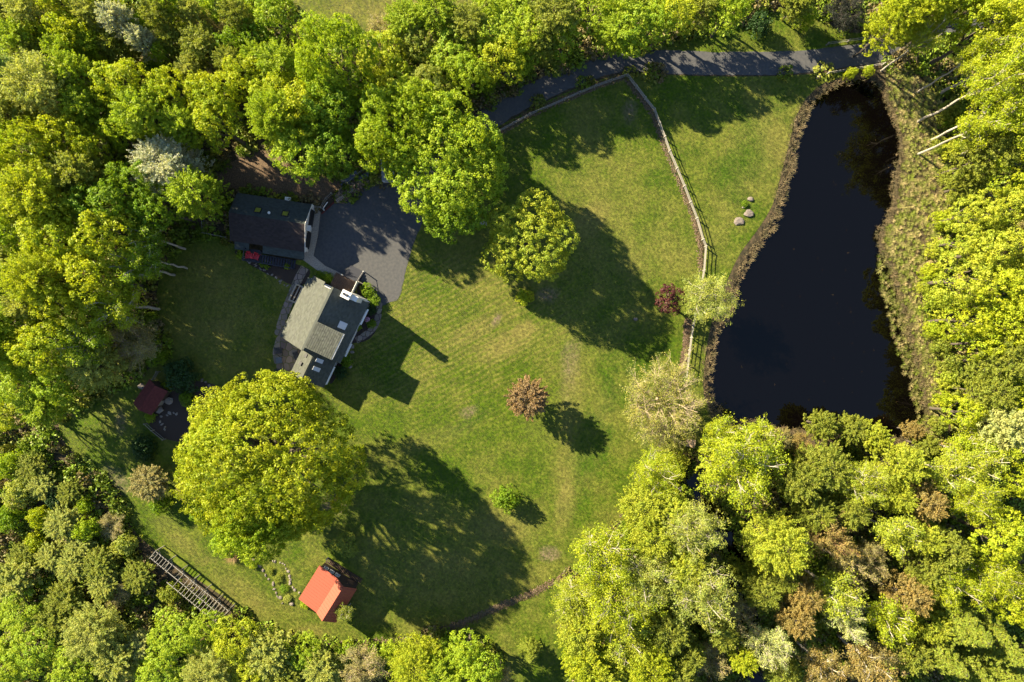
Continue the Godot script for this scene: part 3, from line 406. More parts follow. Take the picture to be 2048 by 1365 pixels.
	[61.21, 29.56, 3.41, "O", "y", 15.00, "open_tree", "yellow green open branched tree in the swamp wood below the pond, rightmost alike", "tree", "trees of the woods"],
	[50.26, 32.27, 2.45, "F", "r", 12.00, "feathery_tree", "rusty orange feathery tree in the swamp wood below the pond, fourth from top alike", "tree", "trees of the woods"],
	[52.84, 28.91, 2.20, "F", "o", 12.00, "feathery_tree", "olive feathery tree in the swamp wood below the pond, thirteenth from left alike", "tree", "trees of the woods"],
	[47.98, 35.50, 2.95, "O", "y", 13.00, "open_tree", "yellow green open branched tree in the swamp wood below the pond, fourth from left alike", "tree", "trees of the woods"],
	[56.79, 36.01, 4.55, "C", "o", 15.00, "evergreen_tree", "olive drooping evergreen in the swamp wood below the pond, second from left alike", "tree", "trees of the woods"],
	[61.47, 38.54, 4.05, "C", "o", 15.00, "evergreen_tree", "olive drooping evergreen in the swamp wood below the pond, fourth from left alike", "tree", "trees of the woods"],
	[54.77, 40.35, 3.57, "C", "o", 14.00, "evergreen_tree", "olive drooping evergreen in the swamp wood below the pond, leftmost alike", "tree", "trees of the woods"],
	[45.41, 41.02, 3.21, "O", "r", 13.00, "open_tree", "rusty orange open branched tree in the swamp wood below the pond, rightmost alike", "tree", "trees of the woods"],
	[39.79, 41.83, 2.71, "O", "r", 12.00, "open_tree", "rusty orange open branched tree in the swamp wood below the pond, leftmost alike", "tree", "trees of the woods"],
	[35.35, 43.63, 2.37, "F", "o", 9.00, "feathery_tree", "olive feathery tree in the swamp wood below the pond, fourth from left alike", "tree", "trees of the woods"],
	[30.21, 41.52, 1.85, "F", "y", 9.00, "feathery_tree", "only yellow green feathery tree in the swamp wood below the pond", "tree", "trees of the woods"],
	[26.25, 42.18, 2.37, "B", "t", 9.00, "bare_tree", "tan bare twiggy tree in the swamp wood below the pond, leftmost alike", "tree", "trees of the woods"],
	[23.22, 40.73, 1.98, "F", "o", 9.00, "feathery_tree", "olive feathery tree in the swamp wood below the pond, leftmost alike", "tree", "trees of the woods"],
	[54.10, 36.52, 2.36, "F", "e", 10.00, "feathery_tree", "yellow lime feathery tree in the swamp wood below the pond, rightmost alike", "tree", "trees of the woods"],
	[39.04, 22.11, 2.62, "F", "o", 10.00, "feathery_tree", "olive feathery tree in the swamp wood below the pond, seventh from left alike", "tree", "trees of the woods"],
	[43.62, 22.11, 2.36, "F", "o", 10.00, "feathery_tree", "olive feathery tree in the swamp wood below the pond, tenth from left alike", "tree", "trees of the woods"],
	[46.57, 28.46, 2.47, "B", "t", 11.00, "bare_tree", "tan bare twiggy tree in the swamp wood below the pond, rightmost alike", "tree", "trees of the woods"],
	[51.48, 40.45, 2.49, "F", "o", 10.00, "feathery_tree", "olive feathery tree in the swamp wood below the pond, twelfth from left alike", "tree", "trees of the woods"],
	[32.71, 32.81, 2.51, "F", "o", 9.00, "feathery_tree", "olive feathery tree in the swamp wood below the pond, third from left alike", "tree", "trees of the woods"],
	[31.26, 31.37, 2.06, "S", "o", 4.00, "shrub", "only olive leafy shrub in the swamp wood below the pond", "shrub", "shrubs"],
	[29.87, 35.86, 2.23, "B", "t", 10.00, "bare_tree", "tan bare twiggy tree in the swamp wood below the pond, second from left alike", "tree", "trees of the woods"],
	[35.35, 30.83, 2.11, "F", "o", 9.00, "feathery_tree", "olive feathery tree in the swamp wood below the pond, fifth from left alike", "tree", "trees of the woods"],
	[27.62, 38.35, 2.26, "F", "o", 8.00, "feathery_tree", "olive feathery tree in the swamp wood below the pond, second from left alike", "tree", "trees of the woods"],
	[49.18, 20.00, 2.21, "F", "e", 11.00, "feathery_tree", "yellow lime feathery tree in the swamp wood below the pond, fourth from left alike", "tree", "trees of the woods"],
	[41.46, 11.27, 2.15, "F", "o", 6.00, "feathery_tree", "olive feathery tree in the swamp wood below the pond, ninth from left alike", "tree", "trees of the woods"],
	[45.64, 11.81, 2.15, "F", "o", 6.00, "feathery_tree", "olive feathery tree in the swamp wood below the pond, eleventh from left alike", "tree", "trees of the woods"],
	[48.00, 12.67, 2.01, "F", "e", 7.00, "feathery_tree", "yellow lime feathery tree in the swamp wood below the pond, third from left alike", "tree", "trees of the woods"],
	[36.56, 13.34, 1.64, "F", "t", 4.00, "feathery_tree", "only tan feathery tree in the swamp wood below the pond", "tree", "trees of the woods"],
	[39.17, 13.79, 1.63, "B", "r", 5.00, "bare_tree", "rusty orange bare twiggy tree in the swamp wood below the pond, topmost alike", "tree", "trees of the woods"],
	[54.07, 12.16, 1.36, "F", "r", 5.00, "feathery_tree", "rusty orange feathery tree in the swamp wood below the pond, topmost alike", "tree", "trees of the woods"],
	[55.33, 13.97, 1.62, "F", "o", 6.00, "feathery_tree", "olive feathery tree in the swamp wood below the pond, fourteenth from left alike", "tree", "trees of the woods"],
	[52.06, 25.03, 2.20, "F", "e", 12.00, "feathery_tree", "yellow lime feathery tree in the swamp wood below the pond, sixth from left alike", "tree", "trees of the woods"],
	[58.98, 15.13, 2.80, "O", "e", 14.00, "open_tree", "yellow lime open branched tree in the swamp wood below the pond, rightmost alike", "tree", "trees of the woods"],
	[63.62, 33.36, 2.78, "M", "y", 15.00, "leafy_tree", "yellow green leafy tree in the swamp wood below the pond, lowest alike", "tree", "trees of the woods"],
	[64.00, 17.55, 2.53, "M", "y", 15.00, "leafy_tree", "yellow green leafy tree in the swamp wood below the pond, topmost alike", "tree", "trees of the woods"],
	[64.07, 43.15, 2.80, "C", "o", 14.00, "evergreen_tree", "olive drooping evergreen in the swamp wood below the pond, rightmost alike", "tree", "trees of the woods"],
	[58.98, 42.51, 2.80, "C", "o", 14.00, "evergreen_tree", "olive drooping evergreen in the swamp wood below the pond, third from left alike", "tree", "trees of the woods"],
	[18.73, 17.40, 3.53, "O", "y", 11.00, "open_tree", "yellow green open branched tree in the lower right lawn corner, topmost alike", "tree", "trees of the woods"],
	[17.03, 21.45, 3.09, "F", "e", 10.00, "feathery_tree", "yellow lime feathery tree in the lower right lawn corner, topmost alike", "tree", "trees of the woods"],
	[20.16, 21.43, 2.76, "M", "e", 11.00, "leafy_tree", "yellow lime leafy tree in the lower right lawn corner, leftmost alike", "tree", "trees of the woods"],
	[11.21, 27.36, 4.66, "O", "y", 14.00, "open_tree", "yellow green open branched tree in the lower right lawn corner, second from top alike", "tree", "trees of the woods"],
	[8.14, 33.17, 3.51, "O", "e", 12.00, "open_tree", "yellow lime open branched tree in the lower right lawn corner, leftmost alike", "tree", "trees of the woods"],
	[13.79, 32.73, 4.93, "O", "y", 15.00, "open_tree", "yellow green open branched tree in the lower right lawn corner, lowest alike", "tree", "trees of the woods"],
	[8.72, 37.30, 3.07, "F", "e", 11.00, "feathery_tree", "yellow lime feathery tree in the lower right lawn corner, third from top alike", "tree", "trees of the woods"],
	[16.94, 29.78, 4.06, "O", "p", 14.00, "open_tree", "only pale sage green open branched tree in the lower right lawn corner", "tree", "trees of the woods"],
	[17.95, 25.21, 2.92, "F", "e", 11.00, "feathery_tree", "yellow lime feathery tree in the lower right lawn corner, second from top alike", "tree", "trees of the woods"],
	[9.63, 40.95, 3.38, "F", "y", 11.00, "feathery_tree", "yellow green feathery tree in the lower right lawn corner, leftmost alike", "tree", "trees of the woods"],
	[11.71, 43.42, 3.22, "F", "e", 11.00, "feathery_tree", "yellow lime feathery tree in the lower right lawn corner, lowest alike", "tree", "trees of the woods"],
	[17.30, 41.47, 3.53, "F", "y", 11.00, "feathery_tree", "yellow green feathery tree in the lower right lawn corner, rightmost alike", "tree", "trees of the woods"],
	[14.60, 38.60, 3.20, "O", "e", 12.00, "open_tree", "yellow lime open branched tree in the lower right lawn corner, rightmost alike", "tree", "trees of the woods"],
	[20.04, 37.17, 3.25, "F", "o", 10.00, "feathery_tree", "olive feathery tree in the lower right lawn corner, topmost alike", "tree", "trees of the woods"],
	[21.09, 43.46, 3.09, "F", "o", 10.00, "feathery_tree", "olive feathery tree in the lower right lawn corner, lowest alike", "tree", "trees of the woods"],
	[22.35, 16.97, 2.06, "S", "e", 4.00, "shrub", "only yellow lime leafy shrub in the lower right lawn corner", "shrub", "shrubs"],
	[25.94, 16.21, 2.32, "M", "e", 10.00, "leafy_tree", "yellow lime leafy tree in the lower right lawn corner, rightmost alike", "tree", "trees of the woods"],
	[-30.40, 14.77, 11.53, "H", "h", 18.50, "maple", "huge golden yellow maple standing below the house", "tree", ""],
	[-31.20, 21.92, 5.30, "M", "l", 18.50, "maple", "lime green maple growing into the lower side of the huge golden one", "tree", ""],
	[2.45, -12.95, 6.27, "M", "e", 12.00, "maple", "round green maple alone on the lawn, half in shade", "tree", ""],
	[1.80, -6.06, 1.32, "S", "y", 2.20, "shrub", "small round yellow shrub just below the round lawn maple", "shrub", ""],
	[21.28, -5.73, 2.24, "M", "k", 5.00, "red_maple", "dark red Japanese maple beside the fence", "tree", ""],
	[26.16, -5.61, 3.98, "O", "p", 8.00, "pale_tree", "pale cream green tree over the fence at the pond bank", "tree", ""],
	[2.15, 7.61, 2.75, "F", "b", 6.50, "copper_shrub", "copper brown round bushy tree alone on the sunny lawn", "shrub", ""],
	[20.37, 8.09, 6.16, "B", "q", 10.00, "bare_tree", "wide bare budding tree at the lower left pond corner", "tree", ""],
	[-0.83, 21.84, 1.99, "S", "g", 3.40, "shrub", "rounded green shrub alone on the lower lawn", "shrub", ""],
	[-22.64, 36.75, 1.29, "O", "o", 4.50, "small_tree", "small olive tree growing against the red barn roof", "tree", ""],
	[-22.80, 27.98, 1.85, "M", "o", 3.00, "small_tree", "dark olive bushy tree right of the lime green maple", "tree", ""],
	[-28.67, 36.50, 0.90, "S", "y", 1.20, "shrub", "bright yellow green shrub at the left barn corner", "shrub", ""],
	[-49.39, 19.27, 2.59, "F", "t", 4.00, "weeping_shrub", "straw coloured weeping shrub left of the huge golden maple", "shrub", ""],
	[-43.19, 24.05, 1.52, "S", "g", 2.20, "shrub", "small green shrub at the foot of the lime green maple", "shrub", ""],
	[-43.44, 19.89, 1.90, "F", "t", 4.50, "weeping_shrub", "straw coloured weeping shrub partly under the golden maple", "shrub", ""],
	[-45.32, 8.17, 1.11, "S", "g", 1.40, "shrub", "green leafy plant in the hut garden bed", "shrub", ""],
	[-50.81, 15.06, 1.66, "S", "d", 2.20, "shrub", "dark green shrub below the hut fence", "shrub", ""],
	[-48.29, 6.44, 0.84, "S", "l", 1.20, "shrub", "lime green shrub at the right roof corner of the hut", "shrub", ""],
	[-50.43, 10.62, 0.84, "S", "l", 1.00, "shrub", "lime green shrub at the lower roof end of the hut", "shrub", ""],
	[-20.07, -7.12, 1.11, "S", "g", 1.60, "shrub", "green shrub between court railing and house corner", "shrub", ""],
	[-19.20, -5.74, 0.97, "S", "g", 1.30, "shrub", "green shrub at the lowest corner of the court", "shrub", ""],
	[-19.61, -4.35, 0.83, "S", "d", 1.30, "shrub", "dark shrub in the upper part of the side bed", "shrub", ""],
	[-19.58, -2.40, 0.70, "S", "g", 0.90, "shrub", "round green plant beside the flower tub", "shrub", ""],
	[-21.48, -1.92, 0.56, "S", "l", 0.80, "shrub", "small lime plant against the eastern house wall", "shrub", ""],
	[-23.09, 2.75, 0.97, "S", "g", 1.30, "shrub", "green shrub beside the house wing", "shrub", ""],
	[-23.90, 4.34, 1.11, "S", "d", 1.50, "shrub", "dark shrub at the southern end of the house wing", "shrub", ""],
	[-25.68, -8.80, 0.90, "S", "g", 1.20, "shrub", "green shrub behind the concrete walk", "shrub", ""],
	[-26.75, -9.23, 0.70, "S", "g", 1.00, "shrub", "small green shrub at the bend of the concrete walk", "shrub", ""],
	[-24.80, -8.39, 0.63, "S", "g", 1.00, "shrub", "small green shrub by the porch landing", "shrub", ""],
	[-34.41, -10.76, 0.84, "S", "g", 1.00, "shrub", "green shrub under the middle of the garage stair", "shrub", ""],
	[-31.46, -10.43, 0.49, "S", "l", 0.70, "shrub", "tiny lime plant near the foot of the garage stair", "shrub", ""],
	[-37.93, -12.03, 0.63, "S", "l", 0.80, "shrub", "small lime shrub at the upper end of the stair bed", "shrub", ""],
	[32.55, -19.17, 0.49, "S", "g", 0.50, "shrub", "low green plant within the rocks by the pond", "shrub", ""],
	[46.86, -37.08, 0.83, "S", "y", 2.50, "shrub", "yellow green sapling at the white rail over the pond", "shrub", ""],
	[49.47, -37.45, 0.83, "S", "y", 2.00, "shrub", "yellow green sapling right of its twin at the white rail", "shrub", ""],
	[-33.80, 32.09, 0.63, "S", "o", 0.50, "shrub", "low olive ground plant at the top of the barn bed", "shrub", ""],
	[-32.68, 33.21, 0.77, "S", "o", 0.50, "shrub", "low olive ground plant, second from top in the barn bed", "shrub", ""],
	[-31.85, 34.61, 0.70, "S", "g", 0.50, "shrub", "low green ground plant in the middle of the barn bed", "shrub", ""],
	[-31.43, 36.00, 0.63, "S", "p", 0.50, "shrub", "low pale ground plant at the bottom of the barn bed", "shrub", ""],
	[-36.19, 31.27, 0.63, "S", "y", 0.80, "shrub", "small yellow fern like plant at the stone line", "shrub", ""],
]

# ---------------------------------------------------------------- helpers
class Shape:
	var v := PackedVector3Array()
	var n := PackedVector3Array()
	var c := PackedColorArray()
	func tri(a: Vector3, b: Vector3, d: Vector3, col := Color.WHITE) -> void:
		var nn := (d - a).cross(b - a).normalized()
		v.append(a); v.append(b); v.append(d)
		n.append(nn); n.append(nn); n.append(nn)
		c.append(col); c.append(col); c.append(col)
	func quad(a: Vector3, b: Vector3, d: Vector3, e: Vector3, col := Color.WHITE) -> void:
		tri(a, b, d, col)
		tri(a, d, e, col)
	# eight corners: bottom ring p0..p3 then top ring p4..p7
	func hexa(p: Array, col := Color.WHITE) -> void:
		quad(p[4], p[5], p[6], p[7], col)
		quad(p[3], p[2], p[1], p[0], col)
		for i in 4:
			var j := (i + 1) % 4
			quad(p[i], p[j], p[j + 4], p[i + 4], col)
	func box(at: Vector3, size: Vector3, turn := Basis.IDENTITY, col := Color.WHITE) -> void:
		var h := size / 2.0
		var p := []
		for y in [-h.y, h.y]:
			for s in [Vector2(-1, -1), Vector2(1, -1), Vector2(1, 1), Vector2(-1, 1)]:
				p.append(at + turn * Vector3(s.x * h.x, y, s.y * h.z))
		hexa(p, col)
	# a board from a to b, width w across, thickness t
	func bar(a: Vector3, b: Vector3, w: float, t: float, col := Color.WHITE, up := Vector3.UP) -> void:
		var z := (b - a).normalized()
		var x := up.cross(z)
		if x.length() < 0.01:
			x = Vector3.RIGHT.cross(z)
		x = x.normalized()
		var y := z.cross(x)
		box((a + b) / 2.0, Vector3(w, t, a.distance_to(b)), Basis(x, y, z), col)
	func tube(a: Vector3, b: Vector3, ra: float, rb: float, sides := 6, col := Color.WHITE, cap := false) -> void:
		var z := (b - a).normalized()
		var x := Vector3.UP.cross(z)
		if x.length() < 0.05:
			x = Vector3.RIGHT.cross(z)
		x = x.normalized()
		var y := z.cross(x)
		var pa := a + x * ra
		var pb := b + x * rb
		for i in range(1, sides + 1):
			var t := TAU * i / sides
			var d := x * cos(t) + y * sin(t)
			var qa := a + d * ra
			var qb := b + d * rb
			quad(pa, qa, qb, pb, col)
			if cap:
				tri(b, pb, qb, col)
			pa = qa
			pb = qb
	# a flat outline (seen from above, any winding) from y0 up to y1
	func slab(outline: PackedVector2Array, y0: float, y1: float, col := Color.WHITE, bottom := false) -> void:
		var o := outline
		if Geometry2D.is_polygon_clockwise(o):
			o = o.duplicate()
			o.reverse()
		var idx := Geometry2D.triangulate_polygon(o)
		for k in range(0, idx.size(), 3):
			var a := o[idx[k]]
			var b := o[idx[k + 1]]
			var d := o[idx[k + 2]]
			if (b - a).cross(d - a) < 0.0:
				var s := b
				b = d
				d = s
			tri(Vector3(a.x, y1, a.y), Vector3(b.x, y1, b.y), Vector3(d.x, y1, d.y), col)
			if bottom:
				tri(Vector3(a.x, y0, a.y), Vector3(d.x, y0, d.y), Vector3(b.x, y0, b.y), col)
		if y1 - y0 > 0.0005:
			for i in o.size():
				var p := o[i]
				var q := o[(i + 1) % o.size()]
				quad(Vector3(q.x, y1, q.y), Vector3(p.x, y1, p.y), Vector3(p.x, y0, p.y), Vector3(q.x, y0, q.y), col)
	# a solid between an outline and the same outline moved by "by"
	func prism(o: Array, by: Vector3, col := Color.WHITE) -> void:
		for i in range(1, o.size() - 1):
			tri(o[0], o[i], o[i + 1], col)
			tri(o[0] + by, o[i + 1] + by, o[i] + by, col)
		for i in o.size():
			var j: int = (i + 1) % o.size()
			quad(o[j], o[i], o[i] + by, o[j] + by, col)
	func mesh() -> ArrayMesh:
		var a := []
		a.resize(Mesh.ARRAY_MAX)
		a[Mesh.ARRAY_VERTEX] = v
		a[Mesh.ARRAY_NORMAL] = n
		a[Mesh.ARRAY_COLOR] = c
		var m := ArrayMesh.new()
		m.add_surface_from_arrays(Mesh.PRIMITIVE_TRIANGLES, a)
		return m

func lin(r: float, g: float, b: float) -> Color:
	return Color(r, g, b).linear_to_srgb()

func mat(called: String, c: Color, rough := 0.9, spec := 0.35) -> StandardMaterial3D:
	var m := StandardMaterial3D.new()
	m.resource_name = called
	m.albedo_color = c
	m.roughness = rough
	m.metallic_specular = spec
	m.vertex_color_use_as_albedo = true
	m.cull_mode = BaseMaterial3D.CULL_DISABLED
	M[called] = m
	return m

func leaf_mat(called: String, c: Color, through: float) -> void:
	var m := mat(called, c, 0.55, 0.35)
	m.backlight_enabled = true
	m.backlight = lin(through, through, through * 0.4)

func grain(called: String, freq: float, a: Color, b: Color, size := 512, kind := FastNoiseLite.TYPE_SIMPLEX_SMOOTH, octaves := 5) -> NoiseTexture2D:
	var n := FastNoiseLite.new()
	n.noise_type = kind
	n.seed = called.length() * 7 + 3
	n.frequency = freq
	n.fractal_octaves = octaves
	var g := Gradient.new()
	g.set_color(0, a)
	g.set_color(1, b)
	g.set_offset(0, 0.2)
	g.set_offset(1, 0.8)
	var t := NoiseTexture2D.new()
	t.width = size
	t.height = size
	t.seamless = true
	t.noise = n
	t.color_ramp = g
	return t

func numbered(called: String) -> String:
	used[called] = used.get(called, -1) + 1
	return called if used[called] == 0 else "%s_%03d" % [called, used[called]]

func obj(called: String, s, m: Material, parent: Node = null) -> MeshInstance3D:
	var o := MeshInstance3D.new()
	o.mesh = s.mesh() if s is Shape else s
	o.material_override = m
	if parent == null or parent == self:
		o.name = numbered(called)
		add_child(o, true)
	else:
		o.name = called
		parent.add_child(o, true)
	return o

func thing(called: String, label: String, category: String, at := Vector3.ZERO, turn := 0.0, group := "") -> Node3D:
	var o := Node3D.new()
	o.name = numbered(called)
	add_child(o, true)
	o.position = at
	o.rotation.y = turn
	return tag(o, label, category, group)

func tag(o: Node, label: String, category := "", group := "", kind := "") -> Node:
	if label: o.set_meta("label", label)
	if category: o.set_meta("category", category)
	if group: o.set_meta("group", group)
	if kind: o.set_meta("kind", kind)
	return o

func structure(called: String, s, m: Material, label: String) -> MeshInstance3D:
	var o := obj(called, s, m)
	tag(o, label, "", "", "structure")
	return o

func rf() -> float:
	ri = (ri + 1) & 8191
	return RF[ri]

func rv() -> Vector3:
	ri = (ri + 1) & 8191
	return RV[ri]

func inside(polys: Array, p: Vector2) -> bool:
	for o in polys:
		if Geometry2D.is_point_in_polygon(p, o):
			return true
	return false

func pv(a: Array) -> PackedVector2Array:
	var o := PackedVector2Array()
	for i in range(0, a.size(), 2):
		o.append(Vector2(a[i], a[i + 1]))
	return o

# a smooth closed or open line through the given points
func smooth(o: PackedVector2Array, closed := true, steps := 4) -> PackedVector2Array:
	var r := PackedVector2Array()
	var n := o.size()
	for i in (n if closed else n - 1):
		var a := o[(i - 1 + n) % n] if closed else o[maxi(i - 1, 0)]
		var b := o[i]
		var c := o[(i + 1) % n]
		var d := o[(i + 2) % n] if closed else o[mini(i + 2, n - 1)]
		for k in steps:
			r.append(b.cubic_interpolate(c, a, d, float(k) / steps))
	if not closed:
		r.append(o[n - 1])
	return r

func ragged(o: PackedVector2Array, amount: float) -> PackedVector2Array:
	var r := PackedVector2Array()
	for p in o:
		r.append(p + Vector2(rng.randf_range(-amount, amount), rng.randf_range(-amount, amount)))
	return r

func ribbon(line: PackedVector2Array, w: float, jitter := 0.0) -> PackedVector2Array:
	var a := PackedVector2Array()
	var b := PackedVector2Array()
	for i in line.size():
		var d := (line[mini(i + 1, line.size() - 1)] - line[maxi(i - 1, 0)]).normalized().orthogonal()
		a.append(line[i] + d * (w / 2.0 + rng.randf_range(-jitter, jitter)))
		b.append(line[i] - d * (w / 2.0 + rng.randf_range(-jitter, jitter)))
	b.reverse()
	a.append_array(b)
	return a

# ---------------------------------------------------------------- leaves and trees
func leaf_start() -> void:
	LV = PackedVector3Array()
	LN = PackedVector3Array()
	LC = PackedColorArray()
	LI = PackedInt32Array()

func leaf(p: Vector3, nn: Vector3, s: float, w: float, col: Color) -> void:
	var t := nn.cross(rv()).normalized() * s
	var b := nn.cross(t).normalized() * w
	var k := LV.size()
	LV.append(p - t)
	LV.append(p - b - nn * (w * 0.25))
	LV.append(p + t)
	LV.append(p + b - nn * (w * 0.25))
	for i in 4:
		LN.append(nn)
		LC.append(col)
	LI.append(k); LI.append(k + 2); LI.append(k + 1)
	LI.append(k); LI.append(k + 3); LI.append(k + 2)

func leaf_mesh() -> ArrayMesh:
	var a := []
	a.resize(Mesh.ARRAY_MAX)
	a[Mesh.ARRAY_VERTEX] = LV
	a[Mesh.ARRAY_NORMAL] = LN
	a[Mesh.ARRAY_COLOR] = LC
	a[Mesh.ARRAY_INDEX] = LI
	var m := ArrayMesh.new()
	m.add_surface_from_arrays(Mesh.PRIMITIVE_TRIANGLES, a)
	return m

# a tuft of leaves; d is the way it faces, hue a tint between fresh (yellower) and older leaves
func tuft(at: Vector3, d: Vector3, r: float, count: int, s: float, hue: float, loose := 0.5) -> void:
	for i in count:
		var off := (rv() + d * 0.7).normalized()
		var p := at + off * (r * (0.45 + 0.6 * rf()))
		var nn := (off * 0.75 + rv() * loose + Vector3.UP * 0.15).normalized()
		var f := 0.72 + 0.28 * rf()
		var fresh := clampf(hue + rf() * 0.25 - 0.12, 0.0, 1.0)   # how young the leaf is, at random
		leaf(p, nn, s * (0.6 + 0.8 * rf()), s * (0.4 + 0.5 * rf()), Color(f * (0.62 + 0.38 * fresh), f * (0.82 + 0.18 * fresh), f * (0.6 + 0.4 * rf())))

func wood_limb(s: Shape, a: Vector3, b: Vector3, ra: float, rb: float, steps: int, wobble: float, sides := 5) -> PackedVector3Array:
	var line := PackedVector3Array([a])
	var last := a
	var l := a.distance_to(b)
	for i in range(1, steps + 1):
		var t := float(i) / steps
		var p := a.lerp(b, t) + (rv() * (wobble * l) if i < steps else Vector3.ZERO)
		var g := 0.8 + 0.2 * rf()
		s.tube(last, p, lerpf(ra, rb, float(i - 1) / steps), lerpf(ra, rb, t), sides, Color(g, g, g))
		last = p
		line.append(p)
	return line

# a round, dense crown built of lobes, each lobe covered with tufts
func make_dense(R: float, H: float, lobes: int, tuft_r: float, per: int, s: float, cover: float, low := -0.35, flat := 0.8) -> Dictionary:
	leaf_start()
	var wood := Shape.new()
	var cy := H - R * flat * 0.95
	var top := Vector3(rv().x * 0.3, cy * 0.55, rv().z * 0.3)
	wood_limb(wood, Vector3(0, -0.15, 0), top, R * 0.055 + 0.08, R * 0.042 + 0.05, 4, 0.02, 8)
	var centres := PackedVector3Array()
	var radii := PackedFloat32Array()
	for i in lobes:
		var y := lerpf(low, 1.0, (i + 0.5) / lobes)
		var a := i * 2.39996 + rf() * 0.7
		var d := Vector3(cos(a) * sqrt(1.0 - y * y), y, sin(a) * sqrt(1.0 - y * y))
		var reach := R * (0.5 + 0.22 * rf())
		centres.append(Vector3(d.x * reach, cy + d.y * reach * flat, d.z * reach))
		radii.append(R * (0.27 + 0.16 * rf()) * (1.0 if lobes < 18 else 0.88))
	centres.append(Vector3(0, cy + R * flat * 0.25, 0))
	radii.append(R * 0.42)
	for i in centres.size():
		var c := centres[i]
		var lr := radii[i]
		if i % 2 == 0:
			wood_limb(wood, top, c, R * 0.03 + 0.03, 0.04, 4, 0.06)
		var out := (c - Vector3(0, cy - R * 0.2, 0)).normalized()
		var count := int(4.0 * PI * lr * lr / (PI * tuft_r * tuft_r) * cover)
		var lobe_hue := rf()
		for k in count:
			var d := rv()
			if d.dot(out) < -0.35 or d.y < -0.55:
				continue
			var p := c + d * (lr * (0.8 + 0.3 * rf()))
			var hidden := false
			for j in centres.size():
				if j != i and p.distance_squared_to(centres[j]) < radii[j] * radii[j] * 0.3:
					hidden = true
					break
			if hidden:
				continue
			tuft(p, d, tuft_r * (0.75 + 0.5 * rf()), per, s, 0.35 * lobe_hue + 0.65 * rf())
	return {"wood": wood.mesh(), "leaf": leaf_mesh(), "R": R, "H": H}

# a soft, feathery crown: upright sprays of small leaves along thin branches
func make_feathery(R: float, H: float, sprays: int, per: int, s: float) -> Dictionary:
	leaf_start()
	var wood := Shape.new()
	var y0 := H * 0.3
	wood_limb(wood, Vector3(0, -0.15, 0), Vector3(rv().x * 0.2, H * 0.8, rv().z * 0.2), R * 0.05 + 0.05, 0.04, 6, 0.012, 6)
	for i in sprays:
		var t := (i + 0.5) / sprays
		var a := i * 2.39996 + rf()
		var yy := lerpf(0.0, 1.0, sqrt(rf()))
		var wide := R * sqrt(maxf(0.05, 1.0 - pow(absf(yy - 0.45) / 0.6, 2.2))) * (0.75 + 0.35 * rf()) * (0.35 + 0.65 * sqrt(t))
		var end := Vector3(cos(a) * wide, y0 + (H - y0) * yy, sin(a) * wide)
		var from := Vector3(0, maxf(H * 0.2, end.y - wide * 0.8 - 0.5), 0)
		if i % 3 == 0:
			wood_limb(wood, from, end, 0.05, 0.015, 3, 0.05, 3)
		var hue := rf()
		var away := (Vector3(end.x, 0, end.z).normalized() * 0.8 + Vector3.UP * 0.7 + rv() * 0.25).normalized()
		for k in per:
			var l := rf()
			var p := end + away * ((l - 0.5) * R * 0.42) + rv() * (R * 0.1 * (1.2 - l))
			var nn := (rv() + Vector3.UP * 0.55 + away * 0.3).normalized()
			var f := 0.72 + 0.28 * rf()
			var fresh := clampf(hue * 0.7 + rf() * 0.3, 0.0, 1.0)   # at random
			leaf(p, nn, s * (0.7 + 0.7 * rf()), s * (0.35 + 0.35 * rf()), Color(f * (0.68 + 0.32 * fresh), f * (0.84 + 0.16 * fresh), f * (0.65 + 0.35 * rf())))
	return {"wood": wood.mesh(), "leaf": leaf_mesh(), "R": R, "H": H}

# an open crown: visible limbs and twigs that end in tufts; leaves 0 gives a bare tree
func make_open(R: float, H: float, limbs: int, subs: int, twigs: int, per: int, s: float, tuft_r: float, fork := 0.42, thick := 1.0) -> Dictionary:
	leaf_start()
	var wood := Shape.new()
	var fy := H * fork
	var crotch := Vector3(rv().x * 0.25, fy, rv().z * 0.25)
	wood_limb(wood, Vector3(0, -0.15, 0), crotch, R * 0.04 + 0.07, R * 0.03 + 0.04, 5, 0.015, 7)
	for i in limbs:
		var a := TAU * i / limbs + rf() * 0.9
		var lift := 0.35 + 0.65 * rf()
		var reach := R * (0.6 + 0.3 * rf()) * (1.15 - 0.5 * lift)
		var end := Vector3(cos(a) * reach, lerpf(fy, H, lift * 0.9), sin(a) * reach)
		var line := wood_limb(wood, crotch + Vector3(0, (rf() - 0.3) * H * 0.12, 0), end, (R * 0.018 + 0.03) * thick, 0.03 * thick, 5, 0.05 * thick, 5)
		for j in subs:
			var from := line[1 + (j * 4 / subs) % 5].lerp(end, rf() * 0.4)
			var out := (Vector3(from.x, 0, from.z).normalized() * 0.5 + Vector3.UP * (0.25 + 0.4 * rf()) + rv() * 0.9).normalized()
			var l := R * (0.22 + 0.25 * rf())
			var tip := from + out * l
			tip.y = clampf(tip.y, fy * 0.75, H)
			var sub := wood_limb(wood, from, tip, (0.022 + R * 0.002) * thick, 0.012, 3, 0.06, 3)
			var hue := rf()
			for k in twigs:
				var b := sub[1 + k % 3]
				var e := b + (out * (0.6 if per > 7 else 0.9) + rv() * (0.9 if per > 7 else 0.6) + Vector3.UP * 0.15).normalized() * (l * (0.25 + 0.35 * rf()))
				if k % 2 == 0 or per < 8:
					wood.tube(b, e, 0.014, 0.006, 3, Color(0.9, 0.9, 0.9))
				if per > 0:
					tuft(e, (out + Vector3.UP * 0.3).normalized(), tuft_r * (0.7 + 0.6 * rf()), per, s, hue * 0.6 + rf() * 0.4, 0.8)
	return {"wood": wood.mesh(), "leaf": leaf_mesh(), "R": R, "H": H}

